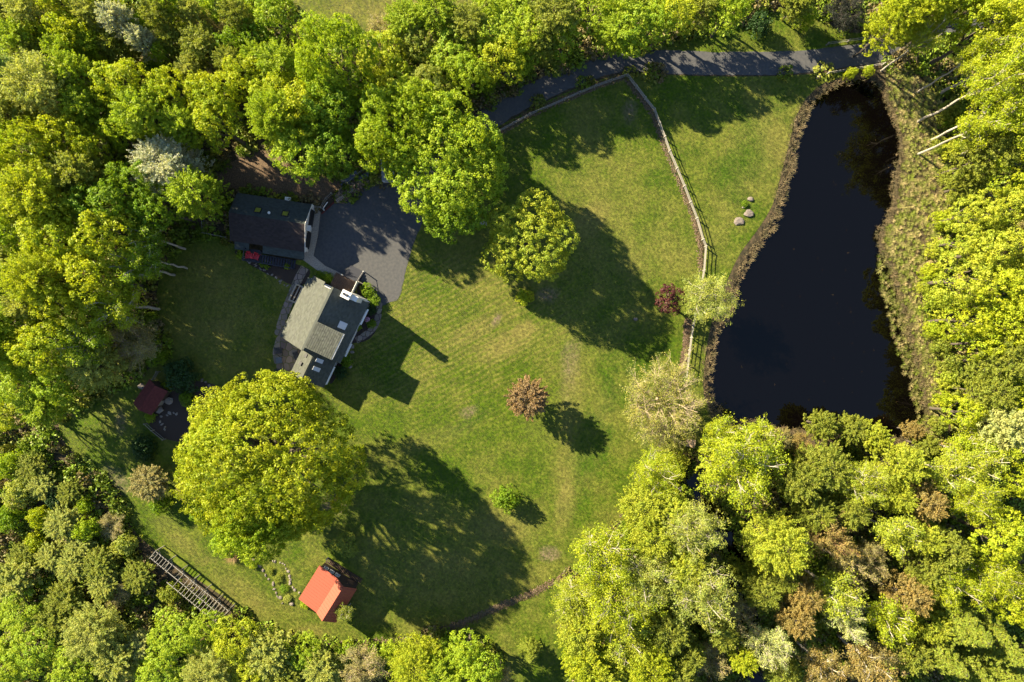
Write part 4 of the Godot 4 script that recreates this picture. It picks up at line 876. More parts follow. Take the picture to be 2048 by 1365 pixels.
# tiers of drooping sprays
func make_evergreen(R: float, H: float, tiers: int, s: float) -> Dictionary:
	leaf_start()
	var wood := Shape.new()
	wood_limb(wood, Vector3(0, -0.15, 0), Vector3(0, H * 0.97, 0), R * 0.05 + 0.08, 0.03, 6, 0.006, 6)
	for i in tiers:
		var t := (i + 0.5) / tiers
		var y := lerpf(H * 0.16, H * 0.98, t)
		var reach := R * pow(1.0 - t, 0.75) + 0.25
		var arms := int(6 + 5 * (1.0 - t))
		for k in arms:
			var a := TAU * k / arms + i * 0.9 + rf() * 0.5
			var l := reach * (0.75 + 0.35 * rf())
			var out := Vector3(cos(a), 0.0, sin(a))
			var side := Vector3(-out.z, 0, out.x)
			wood.tube(Vector3(0, y, 0), Vector3(0, y, 0) + out * l - Vector3(0, l * 0.16, 0), 0.035, 0.008, 3)
			var n := int(14 + l * 22)
			for q in n:
				var u := sqrt(rf())
				var wdt := (1.0 - u) * l * 0.32 + 0.12
				var p := Vector3(0, y, 0) + out * (l * u) + side * ((rf() * 2.0 - 1.0) * wdt) - Vector3(0, l * 0.16 * u * u + rf() * 0.15, 0)
				var f := 0.7 + 0.3 * rf()
				leaf(p, (Vector3.UP + rv() * 0.6).normalized(), s * (0.8 + 0.6 * rf()), s * 0.4, Color(f * (0.75 + 0.25 * rf()), f, f * 0.8))
	return {"wood": wood.mesh(), "leaf": leaf_mesh(), "R": R, "H": H}

# a bush that reaches the ground
func make_shrub(R: float, H: float, lobes: int, per: int, s: float) -> Dictionary:
	leaf_start()
	var wood := Shape.new()
	for i in 7:
		var a := TAU * i / 7.0 + rf()
		wood_limb(wood, Vector3(cos(a) * 0.12, -0.1, sin(a) * 0.12), Vector3(cos(a) * R * 0.55, H * (0.5 + 0.3 * rf()), sin(a) * R * 0.55), 0.035, 0.012, 3, 0.06, 4)
	for i in lobes:
		var a := i * 2.39996 + rf()
		var rr := R * 0.68 * sqrt((i + 0.5) / lobes)
		var lr := R * (0.28 + 0.16 * rf())
		var c := Vector3(cos(a) * rr, (H - lr) * (1.0 - 0.55 * pow(rr / R, 2.0)) * (0.75 + 0.3 * rf()), sin(a) * rr)
		var hue := rf()
		var count := int(14.0 * lr * lr / (0.3 * 0.3)) / 4 + 5
		for k in count:
			var d := (rv() + Vector3.UP * 0.3).normalized()
			tuft(c + d * lr * (0.75 + 0.3 * rf()), d, 0.3, per, s, hue * 0.5 + rf() * 0.5)
		for k in count / 3:
			var d2 := Vector3(rv().x, 0, rv().z).normalized()
			var q := c + d2 * lr
			q.y *= rf()
			tuft(q, d2, 0.3, per, s, hue * 0.5 + rf() * 0.5)
	return {"wood": wood.mesh(), "leaf": leaf_mesh(), "R": R, "H": H}

var kinds := {}
func build_kinds() -> void:
	ri = 77
	kinds.hero = [make_dense(11.5, 19.0, 66, 0.5, 24, 0.128, 1.35, -0.4, 0.72)]
	kinds.ML = []
	for i in 3:
		kinds.ML.append(make_dense(7.5, 16.0, 22 + i * 3, 0.46, 24, 0.122, 1.3))
	kinds.MM = []
	for i in 4:
		kinds.MM.append(make_dense(3.4, 12.0, 9 + i, 0.4, 24, 0.11, 1.4, -0.5, 1.25))
	kinds.MS = []
	for i in 3:
		kinds.MS.append(make_dense(2.1, 7.5, 7 + i, 0.33, 20, 0.1, 1.4, -0.6, 1.2))
	kinds.FL = []
	for i in 2:
		kinds.FL.append(make_feathery(4.2, 15.0, 480, 60, 0.11))
	kinds.FM = []
	for i in 4:
		kinds.FM.append(make_feathery(2.7, 12.0, 300, 52, 0.1))
	kinds.FS = []
	for i in 2:
		kinds.FS.append(make_feathery(1.9, 6.0, 260, 60, 0.08))
	kinds.OL = []
	for i in 3:
		kinds.OL.append(make_open(5.0, 15.0, 12, 10, 8, 16, 0.1, 0.6))
	kinds.OM = []
	for i in 3:
		kinds.OM.append(make_open(2.7, 15.0, 10, 8, 7, 13, 0.095, 0.48, 0.5))
	kinds.BL = [make_open(6.3, 11.0, 15, 14, 13, 7, 0.085, 0.35, 0.22, 0.9)]
	kinds.BM = []
	for i in 2:
		kinds.BM.append(make_open(2.7, 11.0, 12, 11, 10, 6, 0.075, 0.32, 0.35, 0.6))
	kinds.S = []
	for i in 4:
		kinds.S.append(make_shrub(1.8, 2.6, 9 + i, 14, 0.09))
	kinds.C = []
	for i in 2:
		kinds.C.append(make_evergreen(4.2, 14.0, 24, 0.2))

func plant(called: String, kind: String, which: int, leaf_m: String, bark: String, at: Vector2, R: float, H: float, turn: float, label: String, category: String, group := "") -> Node3D:
	var k: Dictionary = kinds[kind][which % kinds[kind].size()]
	var t := thing(called, label, category, Vector3(at.x, 0, at.y), turn, group)
	t.scale = Vector3(R / k.R, H / k.H, R / k.R)
	obj("trunk" if kind != "S" else "stem", k.wood, M[bark], t)
	obj("crown" if kind != "S" else "foliage", k.leaf, M[leaf_m], t)
	return t

# ---------------------------------------------------------------- scene
func _ready() -> void:
	# camera, sky, sun, exposure
	var cam := Camera3D.new()
	cam.name = "camera"
	cam.position = Vector3(0, 96, 0)
	cam.rotation_degrees = Vector3(-90, 0, 0)
	cam.fov = 52.93
	cam.near = 0.5
	cam.far = 2000.0
	add_child(cam)
	var e := Environment.new()
	e.background_mode = Environment.BG_SKY
	var sk := ProceduralSkyMaterial.new()
	sk.sky_top_color = lin(0.062, 0.1, 0.175)
	sk.sky_horizon_color = lin(0.27, 0.27, 0.26)
	sk.sky_curve = 0.12
	sk.ground_bottom_color = lin(0.05, 0.06, 0.03)
	sk.ground_horizon_color = lin(0.16, 0.17, 0.15)
	sk.sun_angle_max = 1.0
	sk.energy_multiplier = 1.0
	e.sky = Sky.new()
	e.sky.sky_material = sk
	e.tonemap_mode = Environment.TONE_MAPPER_LINEAR
	e.tonemap_exposure = 5.0
	e.sdfgi_enabled = true
	e.ssao_enabled = true
	e.ssil_enabled = true
	var we := WorldEnvironment.new()
	we.name = "world_environment"
	we.environment = e
	add_child(we)
	var sun := DirectionalLight3D.new()
	sun.name = "sun"
	sun.light_energy = 1.6
	sun.light_color = lin(1.0, 0.85, 0.57)
	sun.light_angular_distance = 0.53
	sun.shadow_enabled = true
	add_child(sun)
	sun.look_at_from_position(Vector3(-0.712, 0.485, -0.508) * 100.0, Vector3.ZERO)

	rng.seed = 20240511
	for i in 8192:
		RF.append(rng.randf())
		var y := rng.randf_range(-1.0, 1.0)
		var a := rng.randf() * TAU
		RV.append(Vector3(cos(a) * sqrt(1.0 - y * y), y, sin(a) * sqrt(1.0 - y * y)))
	for i in 4:
		var n := FastNoiseLite.new()
		n.noise_type = FastNoiseLite.TYPE_SIMPLEX_SMOOTH
		n.seed = 11 + i
		n.frequency = [0.035, 0.16, 0.7, 2.2][i]
		n.fractal_octaves = 2
		lawn_noise.append(n)
	make_materials()
	make_ground()
	make_garage()
	make_house()
	make_red_barn()
	make_hut()
	make_fences()
	make_trellis()
	make_yard()
	build_kinds()
	make_trees()
	make_stuff()

func make_materials() -> void:
	leaf_mat("leaf_y", lin(0.455, 0.485, 0.026), 1.0)
	leaf_mat("leaf_l", lin(0.37, 0.455, 0.028), 1.0)
	leaf_mat("leaf_g", lin(0.23, 0.33, 0.02), 1.0)
	leaf_mat("leaf_d", lin(0.0325, 0.0725, 0.0175), 0.5)
	leaf_mat("leaf_p", lin(0.46, 0.465, 0.11), 1.0)
	leaf_mat("leaf_m", lin(0.37, 0.46, 0.15), 1.0)
	leaf_mat("leaf_o", lin(0.32, 0.34, 0.05), 1.0)
	leaf_mat("leaf_w", lin(0.58, 0.56, 0.45), 1.0)
	leaf_mat("leaf_c", lin(0.56, 0.55, 0.22), 1.0)
	leaf_mat("leaf_t", lin(0.42, 0.345, 0.15), 1.0)
	leaf_mat("leaf_r", lin(0.42, 0.3, 0.11), 1.0)
	leaf_mat("leaf_k", lin(0.0938, 0.0225, 0.025), 0.5)
	leaf_mat("leaf_b", lin(0.4, 0.255, 0.145), 1.0)
	leaf_mat("leaf_h", lin(0.43, 0.45, 0.02), 1.0)
	leaf_mat("leaf_n", lin(0.0175, 0.02, 0.0125), 0.3)
	leaf_mat("leaf_q", lin(0.44, 0.4, 0.11), 1.0)
	leaf_mat("leaf_e", lin(0.47, 0.49, 0.05), 1.0)
	leaf_mat("straw", lin(0.27, 0.19, 0.09), 0.3)
	leaf_mat("grass", lin(1, 1, 1), 0.35)
	leaf_mat("reed", lin(1, 1, 1), 0.25)
	mat("bark_grey", lin(0.0792, 0.066, 0.0528))
	mat("bark_pale", lin(0.34, 0.31, 0.26))
	mat("bark_tan", lin(0.3, 0.24, 0.165))
	mat("bark_bare", lin(0.36, 0.29, 0.2))
	mat("bark_dark", lin(0.0462, 0.0396, 0.0363))
	mat("bark_rust", lin(0.172, 0.099, 0.0528))
	var g := mat("forest_floor", lin(1, 1, 1))
	g.albedo_texture = grain("forest_floor", 0.02, lin(0.02, 0.018, 0.01), lin(0.07, 0.05, 0.028), 1024)
	g.uv1_triplanar = true
	g.uv1_world_triplanar = true
	g.uv1_scale = Vector3(0.045, 0.045, 0.045)
	g.detail_enabled = false
	var l := mat("litter_bed", lin(1, 1, 1))
	l.albedo_texture = grain("litter", 0.03, lin(0.05, 0.034, 0.022), lin(0.12, 0.08, 0.05), 512)
	l.uv1_triplanar = true
	l.uv1_world_triplanar = true
	l.uv1_scale = Vector3(0.25, 0.25, 0.25)
	var a := mat("asphalt", lin(1, 1, 1), 0.85)
	a.albedo_texture = grain("asphalt road", 0.03, lin(0.044, 0.046, 0.051), lin(0.06, 0.06, 0.063), 1024, FastNoiseLite.TYPE_SIMPLEX_SMOOTH, 8)
	a.uv1_triplanar = true
	a.uv1_world_triplanar = true
	a.uv1_scale = Vector3(0.06, 0.06, 0.06)
	var mu := mat("marsh_mud", lin(1, 1, 1))
	mu.albedo_texture = grain("marsh", 0.03, lin(0.022, 0.017, 0.009), lin(0.08, 0.062, 0.03), 512)
	mu.uv1_triplanar = true
	mu.uv1_world_triplanar = true
	mu.uv1_scale = Vector3(0.2, 0.2, 0.2)
	var ds := mat("dry_soil", lin(1, 1, 1))
	ds.albedo_texture = grain("dry soil", 0.04, lin(0.06, 0.052, 0.034), lin(0.12, 0.1, 0.068), 512)
	ds.uv1_triplanar = true
	ds.uv1_world_triplanar = true
	ds.uv1_scale = Vector3(0.3, 0.3, 0.3)
	var c := mat("concrete", lin(1, 1, 1), 0.9)
	c.albedo_texture = grain("concrete", 0.03, lin(0.19, 0.165, 0.14), lin(0.3, 0.265, 0.225), 512)
	c.uv1_triplanar = true
	c.uv1_world_triplanar = true
	c.uv1_scale = Vector3(0.3, 0.3, 0.3)
	var w := mat("water", lin(0.0009, 0.0007, 0.0007), 0.03, 0.33)
	w.vertex_color_use_as_albedo = false
	mat("soil", lin(0.033, 0.0231, 0.0172))
	mat("mulch", lin(0.033, 0.0238, 0.0198))
	mat("shingle", lin(0.07, 0.077, 0.068), 0.9)
	mat("shingle_slate", lin(0.04, 0.05, 0.05), 0.9)
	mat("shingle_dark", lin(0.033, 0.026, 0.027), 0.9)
	mat("white_paint", lin(0.55, 0.54, 0.52), 0.6)
	mat("black_paint", lin(0.018, 0.018, 0.02), 0.5)
	mat("navy_wood", lin(0.022, 0.024, 0.034), 0.7)
	mat("grey_wood", lin(0.2, 0.19, 0.17), 0.9)
	mat("pale_wood", lin(0.3, 0.28, 0.25), 0.9)
	mat("brown_wood", lin(0.06, 0.04, 0.03), 0.9)
	mat("red_metal", lin(0.22, 0.052, 0.03), 0.55, 0.35)
	mat("red_shingle", lin(0.0924, 0.0231, 0.0231), 0.9)
	mat("red_plastic", lin(0.363, 0.0198, 0.0297), 0.45)
	mat("stone", lin(0.19, 0.165, 0.145), 0.9)
	mat("stone_pale", lin(0.14, 0.12, 0.108), 0.9)
	mat("dark_metal", lin(0.025, 0.026, 0.03), 0.5)
	mat("car_paint", lin(0.132, 0.152, 0.178), 0.3, 0.6)
	mat("tarp", lin(0.06, 0.075, 0.1), 0.5)
	mat("log", lin(0.198, 0.158, 0.125), 0.9)
	mat("flower", lin(0.396, 0.231, 0.33), 0.7)
	var gl := mat("glass_pane", lin(0.231, 0.264, 0.304), 0.06, 0.6)
	gl.vertex_color_use_as_albedo = false
	mat("skylight", lin(0.409, 0.422, 0.449), 0.25, 0.5)

# ---------------------------------------------------------------- ground
func lawn_albedo(x: float, z: float) -> Color:
	var n0 := lawn_noise[0].get_noise_2d(x, z)
	var n1 := lawn_noise[1].get_noise_2d(x, z)
	var n2 := lawn_noise[2].get_noise_2d(x, z)
	var n3 := lawn_noise[3].get_noise_2d(x, z)
	var dry := clampf(0.36 + 0.5 * n0 + 0.4 * n1 + 0.14 * n2 + 0.3 * n3, 0.0, 1.0)
	var lush := 0.0
	var bare := 0.0
	for p in PATCHES:
		var dx: float = x - p[0]
		var dz: float = z - p[1]
		if absf(dx) > p[2] * 2.0 + p[3] * 2.0 or absf(dz) > p[2] * 2.0 + p[3] * 2.0:
			continue
		var c: float = cos(p[4])
		var s: float = sin(p[4])
		var q := Vector2((dx * c + dz * s) / p[2], (-dx * s + dz * c) / p[3]).length() + n1 * 0.45 + n2 * 0.3
		var k: float = clampf((1.15 - q) * 1.6, 0.0, 1.0) * p[5]
		if p[6] == 0: dry += k
		elif p[6] == 1: lush += k
		else: bare = maxf(bare, k * (0.6 + 0.6 * n3 + 0.4 * n2))
	# lines left by the mower
	var m := sin((x * 0.46 + z * 0.89) * 8.5 + n1 * 2.5 + n0 * 3.0) * 0.5 + 0.5
	var near := clampf(1.5 - Vector2((x + 8.0) / 14.0, (z + 1.0) / 12.0).length(), 0.0, 1.0)
	dry += (m - 0.5) * 0.8 * near * (0.75 + n2)
	var g := Color(0.046, 0.083, 0.0045).lerp(Color(0.07, 0.1, 0.007), clampf(0.5 + n1 * 0.5 + n2 * 0.3 + n3 * 0.8, 0, 1))
	g = g.lerp(Color(0.03, 0.07, 0.0035), clampf(lush, 0, 1) * 0.8)
	var o := g.lerp(Color(0.165, 0.145, 0.042), clampf(dry, 0.0, 1.3) * 0.62)
	o = o.lerp(Color(0.14, 0.105, 0.075), clampf(bare, 0.0, 1.0))
	var f := 1.0 + 0.14 * n3 + 0.08 * n2
	return Color(o.r * f, o.g * f, o.b * f)

const LX := -78.0
const LZ := -56.0
const LW := 1248
const LH := 880
const LP := 0.125
func make_ground() -> void:
	var img := Image.create_empty(LW, LH, false, Image.FORMAT_RGB8)
	for j in LH:
		for i in LW:
			img.set_pixel(i, j, lawn_albedo(LX + (i + 0.5) * LP, LZ + (j + 0.5) * LP).linear_to_srgb())
	lawn_image = img
	var lm := mat("lawn_grass", Color.WHITE, 0.95, 0.2)
	lm.albedo_texture = ImageTexture.create_from_image(img)

	# the land: flat, with the pond's hollow in it, wide enough to reach the horizon
	var pond := smooth(pv(POND))
	var xs := [-900.0, -300.0, -120.0]
	for i in range(-95, 111):
		xs.append(float(i))
	xs.append_array([150.0, 300.0, 900.0])
	var zs := [-900.0, -300.0, -110.0]
	for i in range(-75, 81):
		zs.append(float(i))
	zs.append_array([120.0, 300.0, 900.0])
	var heights := {}
	for j in zs.size():
		for i in xs.size():
			var p := Vector2(xs[i], zs[j])
			var y := 0.0
			if p.x > 20.0 and p.x < 65.0 and p.y > -45.0 and p.y < 20.0 and Geometry2D.is_point_in_polygon(p, pond):
				var d := 99.0
				for k in pond.size():
					d = minf(d, p.distance_to(Geometry2D.get_closest_point_to_segment(p, pond[k], pond[(k + 1) % pond.size()])))
				y = -minf(1.6, d * 0.55)
			heights[j * 1000 + i] = y
	var s := Shape.new()
	for j in zs.size() - 1:
		for i in xs.size() - 1:
			s.quad(Vector3(xs[i], heights[j * 1000 + i], zs[j]), Vector3(xs[i + 1], heights[j * 1000 + i + 1], zs[j]), Vector3(xs[i + 1], heights[(j + 1) * 1000 + i + 1], zs[j + 1]), Vector3(xs[i], heights[(j + 1) * 1000 + i], zs[j + 1]))
	structure("ground", s, M.forest_floor, "brown leaf covered woodland ground")
	var w := Shape.new()
	for o in Geometry2D.offset_polygon(pond, 0.35):
		w.slab(o, WATER_Y, WATER_Y)
	structure("pond", w, M.water, "dark still pond with curved banks")
	w = Shape.new()
	w.slab(smooth(pv(STREAM)), 0.0, 0.012)
	structure("stream", w, M.water, "black swamp water between the trees below the pond")
	var n := 0
	for poly in LAWNS:
		var o := smooth(pv(poly))
		var a := []
		a.resize(Mesh.ARRAY_MAX)
		var v := PackedVector3Array()
		var uv := PackedVector2Array()
		var nn := PackedVector3Array()
		var idx := PackedInt32Array()
		var t := Geometry2D.triangulate_polygon(o)
		for p in o:
			v.append(Vector3(p.x, 0.012, p.y))
			uv.append(Vector2((p.x - LX) / (LW * LP), (p.y - LZ) / (LH * LP)))
			nn.append(Vector3.UP)
		for k in range(0, t.size(), 3):
			var b := t[k + 1]
			var c := t[k + 2]
			if (o[b] - o[t[k]]).cross(o[c] - o[t[k]]) < 0.0:
				b = t[k + 2]
				c = t[k + 1]
			idx.append(t[k]); idx.append(b); idx.append(c)
		a[Mesh.ARRAY_VERTEX] = v
		a[Mesh.ARRAY_NORMAL] = nn
		a[Mesh.ARRAY_TEX_UV] = uv
		a[Mesh.ARRAY_INDEX] = idx
		var m := ArrayMesh.new()
		m.add_surface_from_arrays(Mesh.PRIMITIVE_TRIANGLES, a)
		structure("lawn", m, lm, LAWN_LABELS[n])
		n += 1
	s = Shape.new()
	s.slab(ragged(smooth(pv(ROAD), true, 9), 0.09), 0.0, 0.03)
	structure("road", s, M.asphalt, "narrow dark asphalt driveway curving through the wood")
	s = Shape.new()
	s.slab(ragged(smooth(pv(COURT), true, 5), 0.07), 0.0, 0.036)
	structure("parking_court", s, M.asphalt, "dark asphalt parking court between garage and house")
	n = 0
	for line in LITTER:
		s = Shape.new()
		s.slab(ribbon(smooth(pv(line[1]), false, 6), line[0], line[0] * 0.28), 0.0, 0.022)
		structure("dirt_strip", s, M.dry_soil, line[2])
		n += 1
	n = 0
	for bed in BEDS:
		s = Shape.new()
		s.slab(ragged(smooth(pv(bed[0]), true, 3), 0.12), 0.0, 0.018 + 0.004 * n)
		structure("planting_bed", s, M[bed[1]], bed[2])
		n += 1
	s = Shape.new()
	s.slab(pv(WALK), 0.0, 0.14)
	var ms := Shape.new()
	for o in Geometry2D.clip_polygons(smooth(pv(MARSH)), smooth(pv(POND))):
		ms.slab(ragged(o, 0.15), 0.0, 0.01)
	structure("marsh", ms, M.marsh_mud, "muddy brown marsh bank right of the pond")
	structure("concrete_walk", s, M.concrete, "pale concrete walk along the garage doors")

# ---------------------------------------------------------------- roofs
# shingled plane: o is the upper left corner, along and down span it; each tab is its own face
func shingles(called: String, o: Vector3, along: Vector3, down: Vector3, m: String, parent: Node, depth := 0.1, label := "", course := 0.24, tab := 0.34, vary := 0.3) -> MeshInstance3D:
	var s := Shape.new()
	var up := down.cross(along).normalized()
	if up.y < 0.0:
		up = -up
	var slab_down := -up * depth
	s.hexa([o + slab_down, o + along + slab_down, o + along + down + slab_down, o + down + slab_down, o, o + along, o + along + down, o + down], Color(0.85, 0.85, 0.85))
	var rows := int(ceil(down.length() / course))
	var cols := int(ceil(along.length() / tab))
	for r in rows:
		var t0 := float(r) / rows
		var t1 := float(r + 1) / rows
		var shift := 0.5 if r % 2 else 0.0
		for c in range(-1, cols):
			var a0 := clampf((c + shift) / cols, 0.0, 1.0)
			var a1 := clampf((c + shift + 1.0) / cols, 0.0, 1.0)
			if a1 - a0 < 0.001:
				continue
			var g := 1.0 - vary * rf()
			var col := Color(g, g * (0.97 + 0.03 * rf()), g * (0.93 + 0.07 * rf()))
			var p := o + along * a0 + down * t0 + up * 0.006
			var q := o + along * a1 + down * t0 + up * 0.006
			var lift := up * (0.022 + 0.012 * rf())
			var p1 := o + along * a0 + down * t1 + lift
			var q1 := o + along * (a1 - 0.012 / along.length() * tab) + down * t1 + lift
			s.quad(p, q, q1, p1, col)
			s.quad(p1, q1, q1 - lift, p1 - lift, col * 0.9)
	var x := obj(called, s, M[m], parent)
	if label: x.set_meta("label", label)
	return x

func window_at(parent: Node, at: Vector3, wide: Vector3, high: float, out: Vector3, frame := "white_paint") -> void:
	var s := Shape.new()
	var w := wide.length()
	var d := wide.normalized()
	var b := Basis(d, Vector3.UP, d.cross(Vector3.UP))
	for k in [-1, 1]:
		s.box(at + d * (k * w / 2.0) + out * 0.04, Vector3(0.1, high + 0.1, 0.08), b)
		s.box(at + Vector3.UP * (k * high / 2.0) + out * 0.045, Vector3(w + 0.16, 0.1, 0.09), b)
	s.box(at + out * 0.035, Vector3(0.05, high, 0.05), b)
	var f := obj("window", s, M[frame], parent)
	s = Shape.new()
	s.box(at + out * 0.012, Vector3(w, high, 0.02), b)
	obj("pane", s, M.glass_pane, f)

func make_garage() -> void:
	var t := thing("garage", "dark roofed garage with white gable end and black doors", "garage", Vector3(-37.87, 0, -17.23), -0.1536)
	t.scale.y = 0.82
	var s := Shape.new()
	var x0 := 0.35
	var x1 := 9.95
	s.prism([Vector3(x0, 0, 3.3), Vector3(x0, 0, -2.7), Vector3(x0, 3.1, -2.7), Vector3(x0, 5.05, 0), Vector3(x0, 2.98, 3.3)], Vector3(x1 - x0, 0, 0))
	obj("wall", s, M.white_paint, t)
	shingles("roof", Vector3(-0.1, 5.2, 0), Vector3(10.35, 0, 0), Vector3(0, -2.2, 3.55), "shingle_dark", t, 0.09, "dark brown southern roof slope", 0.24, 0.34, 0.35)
	shingles("roof", Vector3(-0.1, 5.2, -0.01), Vector3(10.35, 0, 0), Vector3(0, -2.1, -3.0), "shingle_slate", t, 0.09, "grey green northern roof slope")
	shingles("porch_roof", Vector3(0.5, 2.86, 3.42), Vector3(2.0, 0, 0), Vector3(0, -0.36, 1.15), "shingle_slate", t, 0.07)
	shingles("porch_roof", Vector3(4.4, 2.86, 3.42), Vector3(5.75, 0, 0), Vector3(0, -0.36, 1.15), "shingle_slate", t, 0.07)
	for z in [[-1.35, 2.3], [1.75, 2.4]]:
		s = Shape.new()
		s.box(Vector3(x1 + 0.03, 1.2, z[0]), Vector3(0.06, 2.3, z[1]))
		for k in 4:
			s.box(Vector3(x1 + 0.065, 0.35 + k * 0.56, z[0]), Vector3(0.03, 0.5, z[1] - 0.12))
		obj("garage_door", s, M.black_paint, t)
	for q in [[Vector3(x1 + 0.25, 2.62, 0.2), Vector3(0.5, 0.12, 0.75)], [Vector3(x1 + 0.2, 2.5, -2.75), Vector3(0.4, 0.5, 0.45)], [Vector3(x1 + 0.2, 2.5, 3.15), Vector3(0.4, 0.5, 0.5)]]:
		s = Shape.new()
		s.box(q[0], q[1])
		obj("eave_bracket", s, M.white_paint, t)
	s = Shape.new()
	for q in [[Vector3(10.28, 5.2, 0), Vector3(10.28, 2.98, 3.58)], [Vector3(10.28, 5.2, 0), Vector3(10.28, 3.08, -3.02)]]:
		s.bar(q[0], q[1], 0.05, 0.24)
	obj("barge_board", s, M.white_paint, t)
	for p in [[3.55, -0.95], [7.25, -1.05]]:
		var y: float = 5.2 + 0.7 * p[1]
		var tilt := Basis(Vector3.RIGHT, -atan(0.7))
		s = Shape.new()
		for k in [-1, 1]:
			s.box(Vector3(p[0] + k * 0.42, y + 0.1, p[1]), Vector3(0.08, 0.16, 0.95), tilt)
			s.box(Vector3(p[0], y + 0.1, p[1]) + tilt * Vector3(0, 0, k * 0.44), Vector3(0.92, 0.16, 0.08), tilt)
		var f := obj("roof_window", s, M.black_paint, t)
		s = Shape.new()
		s.box(Vector3(p[0], y + 0.06, p[1]), Vector3(0.78, 0.06, 0.8), tilt)
		obj("pane", s, M.leaf_o, f)
	s = Shape.new()
	s.tube(Vector3(5.2, 4.4, -0.8), Vector3(5.2, 5.0, -0.8), 0.11, 0.11, 10, Color.WHITE, true)
	s.tube(Vector3(5.2, 5.0, -0.8), Vector3(5.2, 5.12, -0.8), 0.2, 0.14, 10, Color.WHITE, true)
	obj("roof_vent", s, M.white_paint, t)
	s = Shape.new()
	s.box(Vector3(6.6, 2.15, -3.35), Vector3(0.8, 0.3, 0.5))
	obj("wall_vent", s, M.white_paint, t)
	for x in [1.5, 6.0, 8.2]:
		window_at(t, Vector3(x, 1.6, 3.3), Vector3(0.9, 0, 0), 1.0, Vector3(0, 0, 1))
	# deck and stair along the south side
	var d := thing("garage_stair", "dark navy timber deck and long stair beside the garage", "stair", Vector3(-37.5, 0, -17.05), t.rotation.y)
	for k in 11:
		s = Shape.new()
		s.box(Vector3(2.65, 1.5, 4.15 + k * 0.16), Vector3(2.1, 0.04, 0.14))
		obj("deck_board", s, M.navy_wood, d)
	for q in [Vector3(1.65, 0, 4.2), Vector3(3.65, 0, 4.2), Vector3(1.65, 0, 5.75), Vector3(3.65, 0, 5.75)]:
		s = Shape.new()
		s.box(q + Vector3(0, 1.2, 0), Vector3(0.11, 2.5, 0.11))
		obj("post", s, M.navy_wood, d)
	s = Shape.new()
	s.box(Vector3(2.65, 2.4, 5.82), Vector3(2.1, 0.08, 0.1))
	s.box(Vector3(1.58, 2.4, 4.97), Vector3(0.1, 0.08, 1.6))
	s.bar(Vector3(3.7, 2.4, 5.82), Vector3(8.1, 1.0, 5.82), 0.1, 0.08)
	obj("handrail", s, M.navy_wood, d)
	s = Shape.new()
	s.bar(Vector3(3.7, 1.35, 4.62), Vector3(8.1, 0.05, 4.62), 0.05, 0.25)
	s.bar(Vector3(3.7, 1.35, 5.72), Vector3(8.1, 0.05, 5.72), 0.05, 0.25)
	obj("stringer", s, M.navy_wood, d)
	for k in 13:
		s = Shape.new()
		s.box(Vector3(3.9 + k * 0.335, 1.42 - k * 0.108, 5.17), Vector3(0.26, 0.04, 1.05))
		obj("tread", s, M.navy_wood, d)
	for k in 6:
		s = Shape.new()
		s.box(Vector3(3.9 + k * 0.85, 0.95 - k * 0.13, 5.82), Vector3(0.09, 1.9 - k * 0.26 + 0.6, 0.09))
		obj("post", s, M.navy_wood, d)
	var labels := ["red slatted armchair on the navy deck, at the far end from the stair", "red slatted armchair on the navy deck, next to the stair"]
	for k in 2:
		var b := d.transform * Vector3(2.2 + k * 0.95, 1.52, 5.1)
		var c := thing("armchair", labels[k], "chair", b, t.rotation.y + 0.1 - 0.25 * k, "red chairs on the garage deck")
		for i in 5:
			s = Shape.new()
			s.box(Vector3(0, 0.36 - i * 0.02, 0.22 - i * 0.13), Vector3(0.56, 0.025, 0.11))
			obj("seat_slat", s, M.red_plastic, c)
			s = Shape.new()
			s.box(Vector3(-0.24 + i * 0.12, 0.62, -0.45), Vector3(0.105, 0.75 - absf(i - 2) * 0.06, 0.025), Basis(Vector3.RIGHT, -0.4))
			obj("back_slat", s, M.red_plastic, c)
		for k2 in [-1, 1]:
			s = Shape.new()
			s.box(Vector3(k2 * 0.36, 0.56, 0.0), Vector3(0.15, 0.03, 0.72))
			obj("armrest", s, M.red_plastic, c)
			s = Shape.new()
			s.box(Vector3(k2 * 0.31, 0.27, 0.28), Vector3(0.05, 0.54, 0.09))
			obj("leg", s, M.red_plastic, c)
			s = Shape.new()
			s.bar(Vector3(k2 * 0.29, 0.34, 0.28), Vector3(k2 * 0.29, 0.03, -0.5), 0.05, 0.1)
			obj("leg", s, M.red_plastic, c)
			s = Shape.new()
			s.box(Vector3(k2 * 0.33, 0.4, -0.3), Vector3(0.04, 0.3, 0.06))
			obj("arm_support", s, M.red_plastic, c)

